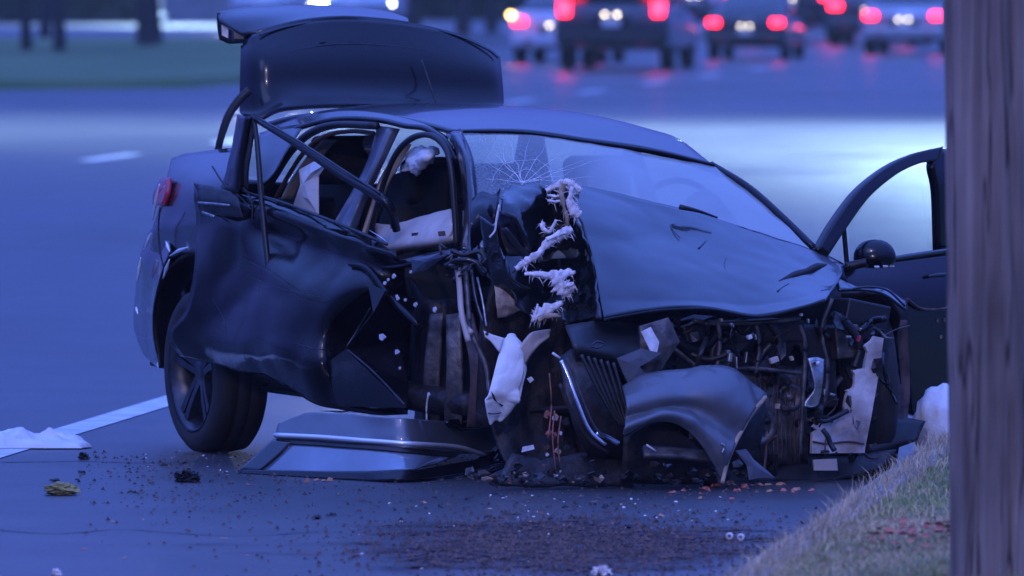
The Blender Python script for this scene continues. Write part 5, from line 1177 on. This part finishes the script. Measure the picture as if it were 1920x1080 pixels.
# ---- traffic
M['red_e'] = emis('lit brake lamp', (1.0, 0.010, 0.026), 15.0)
M['white_e'] = emis('lit plate lamp', (1.0, 0.86, 0.62), 13.0)
M['head_e'] = emis('lit headlamp', (0.85, 0.93, 1.0), 40.0)
M['amber_e'] = emis('lit amber lamp', (1.0, 0.55, 0.16), 14.0)
M['car_white'] = mk('white car paint', (0.62, 0.60, 0.66), 0.3, 0, .7)
M['car_silver'] = mk('silver car paint', (0.42, 0.44, 0.47), 0.3, .5, .7)
M['car_dark'] = mk('dark grey car paint', (0.05, 0.055, 0.065), 0.3, .3, .8)
M['car_black'] = mk('black car paint', (0.02, 0.02, 0.025), 0.25, .2, .8)
M['plate'] = mk('number plate', (0.6, 0.6, 0.62), 0.5)
def loft(stations, nseg=5):
    """stations: (y along, [(half width, z)...]) mirrored -> mesh; closed ends"""
    V, F = [], []; rows = []
    for y, prof in stations:
        pts = [Vector((hw, y, z)) for hw, z in prof] + [Vector((-hw, y, z)) for hw, z in reversed(prof)]
        rows.append(pts)
    n = len(rows[0]); cols = [spline([r[i] for r in rows], nseg) for i in range(n)]; m = len(cols[0])
    for k in range(m):
        for i in range(n): V.append(cols[i][k])
    for k in range(m - 1):
        for i in range(n): j = (i + 1) % n; F.append((k * n + i, k * n + j, (k + 1) * n + j, (k + 1) * n + i))
    F.append(tuple(range(n - 1, -1, -1))); F.append(tuple((m - 1) * n + i for i in range(n)))
    return V, F
def traffic_car(name, label, cat, kind, paint, px, Y, rot=-7.5, lights='rear', amber=False, sc=1.0):
    X = (px - 960) / (FPX / Y); t = thing(name, label, cat, (X, Y, 0), 'traffic stopped on the road behind'); base = Vector((X, Y, 0))
    def O(nm, V, F, mt, par=t, smooth=True, thick=0, bevel=0):
        return mk_obj(nm, [base + Vector(v) for v in V], F, mt, par, smooth, thick, None, bevel)
    # y = 0 at the rear bumper, + forward
    if kind == 'suv':
        W, L, hb, hr = .95, 4.7, 1.08, 1.74
        body = [(0.0, [(.80, .42), (.90, .55), (.90, .75), (.88, .95), (.80, hb)]), (.18, [(.88, .36), (.95, .5), (.95, .75), (.93, .98), (.84, hb + .02)]), (1.0, [(.90, .32), (.96, .45), (.96, .75), (.93, .98), (.84, hb)]), (2.6, [(.90, .32), (.96, .45), (.96, .75), (.93, .96), (.82, 1.05)]),
                (3.4, [(.9, .34), (.96, .45), (.95, .72), (.92, .92), (.75, 1.02)]), (4.4, [(.86, .36), (.92, .45), (.92, .66), (.86, .84), (.70, .92)]), (4.72, [(.66, .40), (.72, .48), (.72, .62), (.66, .74), (.56, .80)])]
        cab = [(.10, [(.83, hb - .06), (.80, hb + .2), (.72, hr - .22), (.60, hr - .08)]), (.45, [(.85, hb - .06), (.82, hb + .25), (.72, hr - .08), (.6, hr)]), (1.6, [(.85, hb - .06), (.82, hb + .25), (.73, hr - .04), (.6, hr + .03)]), (2.5, [(.83, 1.0), (.80, 1.25), (.70, hr - .1), (.58, hr - .02)]), (3.35, [(.76, .96), (.70, 1.0), (.66, 1.03), (.5, 1.06)])]
        ty, tz, rw, wb = .02, 1.0, .37, (.95, 3.75)
    else:
        W, L, hb, hr = .91, 4.7, 1.02, 1.44
        body = [(0.0, [(.74, .36), (.84, .48), (.85, .66), (.82, .86), (.72, hb - .04)]), (.2, [(.84, .32), (.90, .45), (.91, .68), (.87, .90), (.78, hb)]), (1.1, [(.86, .26), (.91, .4), (.92, .68), (.88, .90), (.78, .99)]), (2.6, [(.86, .26), (.91, .4), (.92, .66), (.88, .88), (.78, .95)]),
                (3.5, [(.86, .28), (.91, .4), (.91, .64), (.86, .82), (.7, .9)]), (4.4, [(.80, .28), (.87, .4), (.87, .58), (.82, .72), (.64, .80)]), (4.74, [(.60, .32), (.68, .42), (.68, .54), (.6, .64), (.5, .70)])]
        cab = [(.62, [(.74, .96), (.68, .99), (.62, 1.02), (.5, 1.04)]), (1.25, [(.80, .94), (.76, 1.12), (.64, hr - .14), (.52, hr - .05)]), (1.9, [(.81, .93), (.77, 1.14), (.66, hr - .06), (.53, hr)]), (2.6, [(.80, .92), (.76, 1.12), (.64, hr - .1), (.52, hr - .03)]), (3.5, [(.74, .86), (.66, .90), (.6, .92), (.5, .95)])]
        ty, tz, rw, wb = .03, .82, .33, (.98, 3.78)
    bd = O('body', *loft(body), M[paint])
    cb = O('cabin', *loft(cab), M['dark_glass_solid'])
    # roof skin and pillars over the glass house
    rf = [(y, [(p[2][0] * 1.012, p[2][1] + .004), (p[3][0] * 1.0, p[3][1] + .012)]) for y, p in cab[(0 if kind == 'suv' else 1):-1]]
    V, F = loft(rf); O('roof', V, F, M[paint])
    for s in (-1, 1):
        for ci in (0, 2):
            y, p = cab[ci]; V = [(s * (q[0] + .008), y + dy, q[1]) for q in p[:3] for dy in (-.05, .05)]
            O('pillar', V, [(0, 1, 3, 2), (2, 3, 5, 4)], M[paint], t, True, .015)
    O('bumper', *box_vf((0, -.02 + .06, .50 if kind == 'suv' else .46), (1.72, .16, .26)), M['black'] if kind == 'suv' else M[paint], t, False, 0, .05)
    pl_z = .80 if kind == 'suv' else .62
    pb = O('plate_recess', *box_vf((0, -.005, pl_z), (.62, .03, .22)), M['black'], t, False, 0, .01)
    O('number_plate', *box_vf((0, -.026, pl_z - .01), (.31, .012, .155)), M['plate'], pb, False, 0, .003)
    rear = lights == 'rear'
    for s in (-1, 1):
        if kind == 'suv': O('tail_light', *box_vf((s * .78, .045, tz + .02), (.20, .12, .26)), M['red_e'] if rear else M['tail_off'], t, False, 0, .03)
        else: O('tail_light', *box_vf((s * .70, .035, tz), (.26, .12, .14)), M['red_e'] if rear else M['tail_off'], t, False, 0, .03)
        O('reflector', *box_vf((s * .52, -.045, .42), (.16, .02, .05)), M['tail_off'], t, False, 0, .005)
        if rear: O('plate_lamp', *box_vf((s * .10, -.04, pl_z + .12), (.05, .03, .025)), M['white_e'], t, False, 0, .004)
        hl = O('headlight', *box_vf((s * .70, L - .34, .66 if kind == 'suv' else .58), (.30, .30, .14)), M['head_e'] if lights == 'front' else M['chrome'], t, False, 0, .03)
        if lights == 'front':
            l = bpy.data.lights.new('headlight_beam', 'SPOT'); l.energy = 900; l.spot_size = R_(38); l.spot_blend = .9; l.color = (.8, .9, 1); l.shadow_soft_size = .08
            lo = bpy.data.objects.new('headlight_beam', l); COL.objects.link(lo); lo.parent = t; lo.location = (s * .70, L + .05, .62); lo.rotation_euler = (R_(88.0), 0, 0)
        for wy in wb:
            w_ = bpy.data.objects.new('wheel', None); COL.objects.link(w_); w_.parent = t
            wheel(w_, base + Vector((s * (W - .12), wy, rw)), Vector((s, 0, 0)), rw, .22, rw * .66)
        mi = O('wing_mirror', *box_vf((s * (W + .07), 2.95, 1.05 if kind == 'suv' else .98), (.18, .12, .13)), M[paint], t, False, 0, .04)
    if rear: O('brake_light', *box_vf((0, .30 if kind == 'suv' else 1.0, hr - .12 if kind == 'suv' else 1.06), (.40, .03, .04)), M['red_e'], t, False, 0, .006)
    if amber: O('indicator', *box_vf((-.86, .03, tz + .12), (.10, .12, .10)), M['amber_e'], t, False, 0, .02)
    t.rotation_euler = (0, 0, R_(rot)); t.scale = (sc, sc, sc)
    return t
M['dark_glass_solid'] = mk('dark car glass', (0.012, 0.014, 0.018), 0.08, coat=.5)
traffic_car('suv', 'dark grey SUV stopped nearest in traffic beside the white car', 'SUV', 'suv', 'car_dark', 1146, 180)
traffic_car('sedan', 'white car with glowing amber indicator behind the dark SUV', 'car', 'sedan', 'car_white', 1040, 190, amber=True, sc=.9)
traffic_car('sedan', 'black sedan with two bright plate lamps in the middle of traffic', 'car', 'sedan', 'car_black', 1397, 196, sc=.82)
traffic_car('sedan', 'silver car stopped beside the wooden pole', 'car', 'sedan', 'car_silver', 1694, 205, sc=.9)
traffic_car('suv', 'dark SUV glowing red behind the black sedan', 'SUV', 'suv', 'car_black', 1478, 232)
traffic_car('sedan', 'dark car just left of the silver car with red lights', 'car', 'sedan', 'car_dark', 1630, 222)
traffic_car('suv', 'oncoming SUV with white headlights behind the trunk lid left end', 'SUV', 'suv', 'car_silver', 535, 262, 176, 'front')
traffic_car('sedan', 'oncoming car with white headlights behind the trunk lid middle', 'car', 'sedan', 'car_silver', 700, 275, 176, 'front')

traffic_car('suv', 'silver SUV half hidden between the dark SUV and the black sedan', 'SUV', 'suv', 'car_silver', 1300, 245)
traffic_car('sedan', 'white car far back glowing between the dark cars on the right', 'car', 'sedan', 'car_white', 1545, 262)
traffic_car('suv', 'dark SUV far back just above the silver car', 'SUV', 'suv', 'car_dark', 1760, 258)
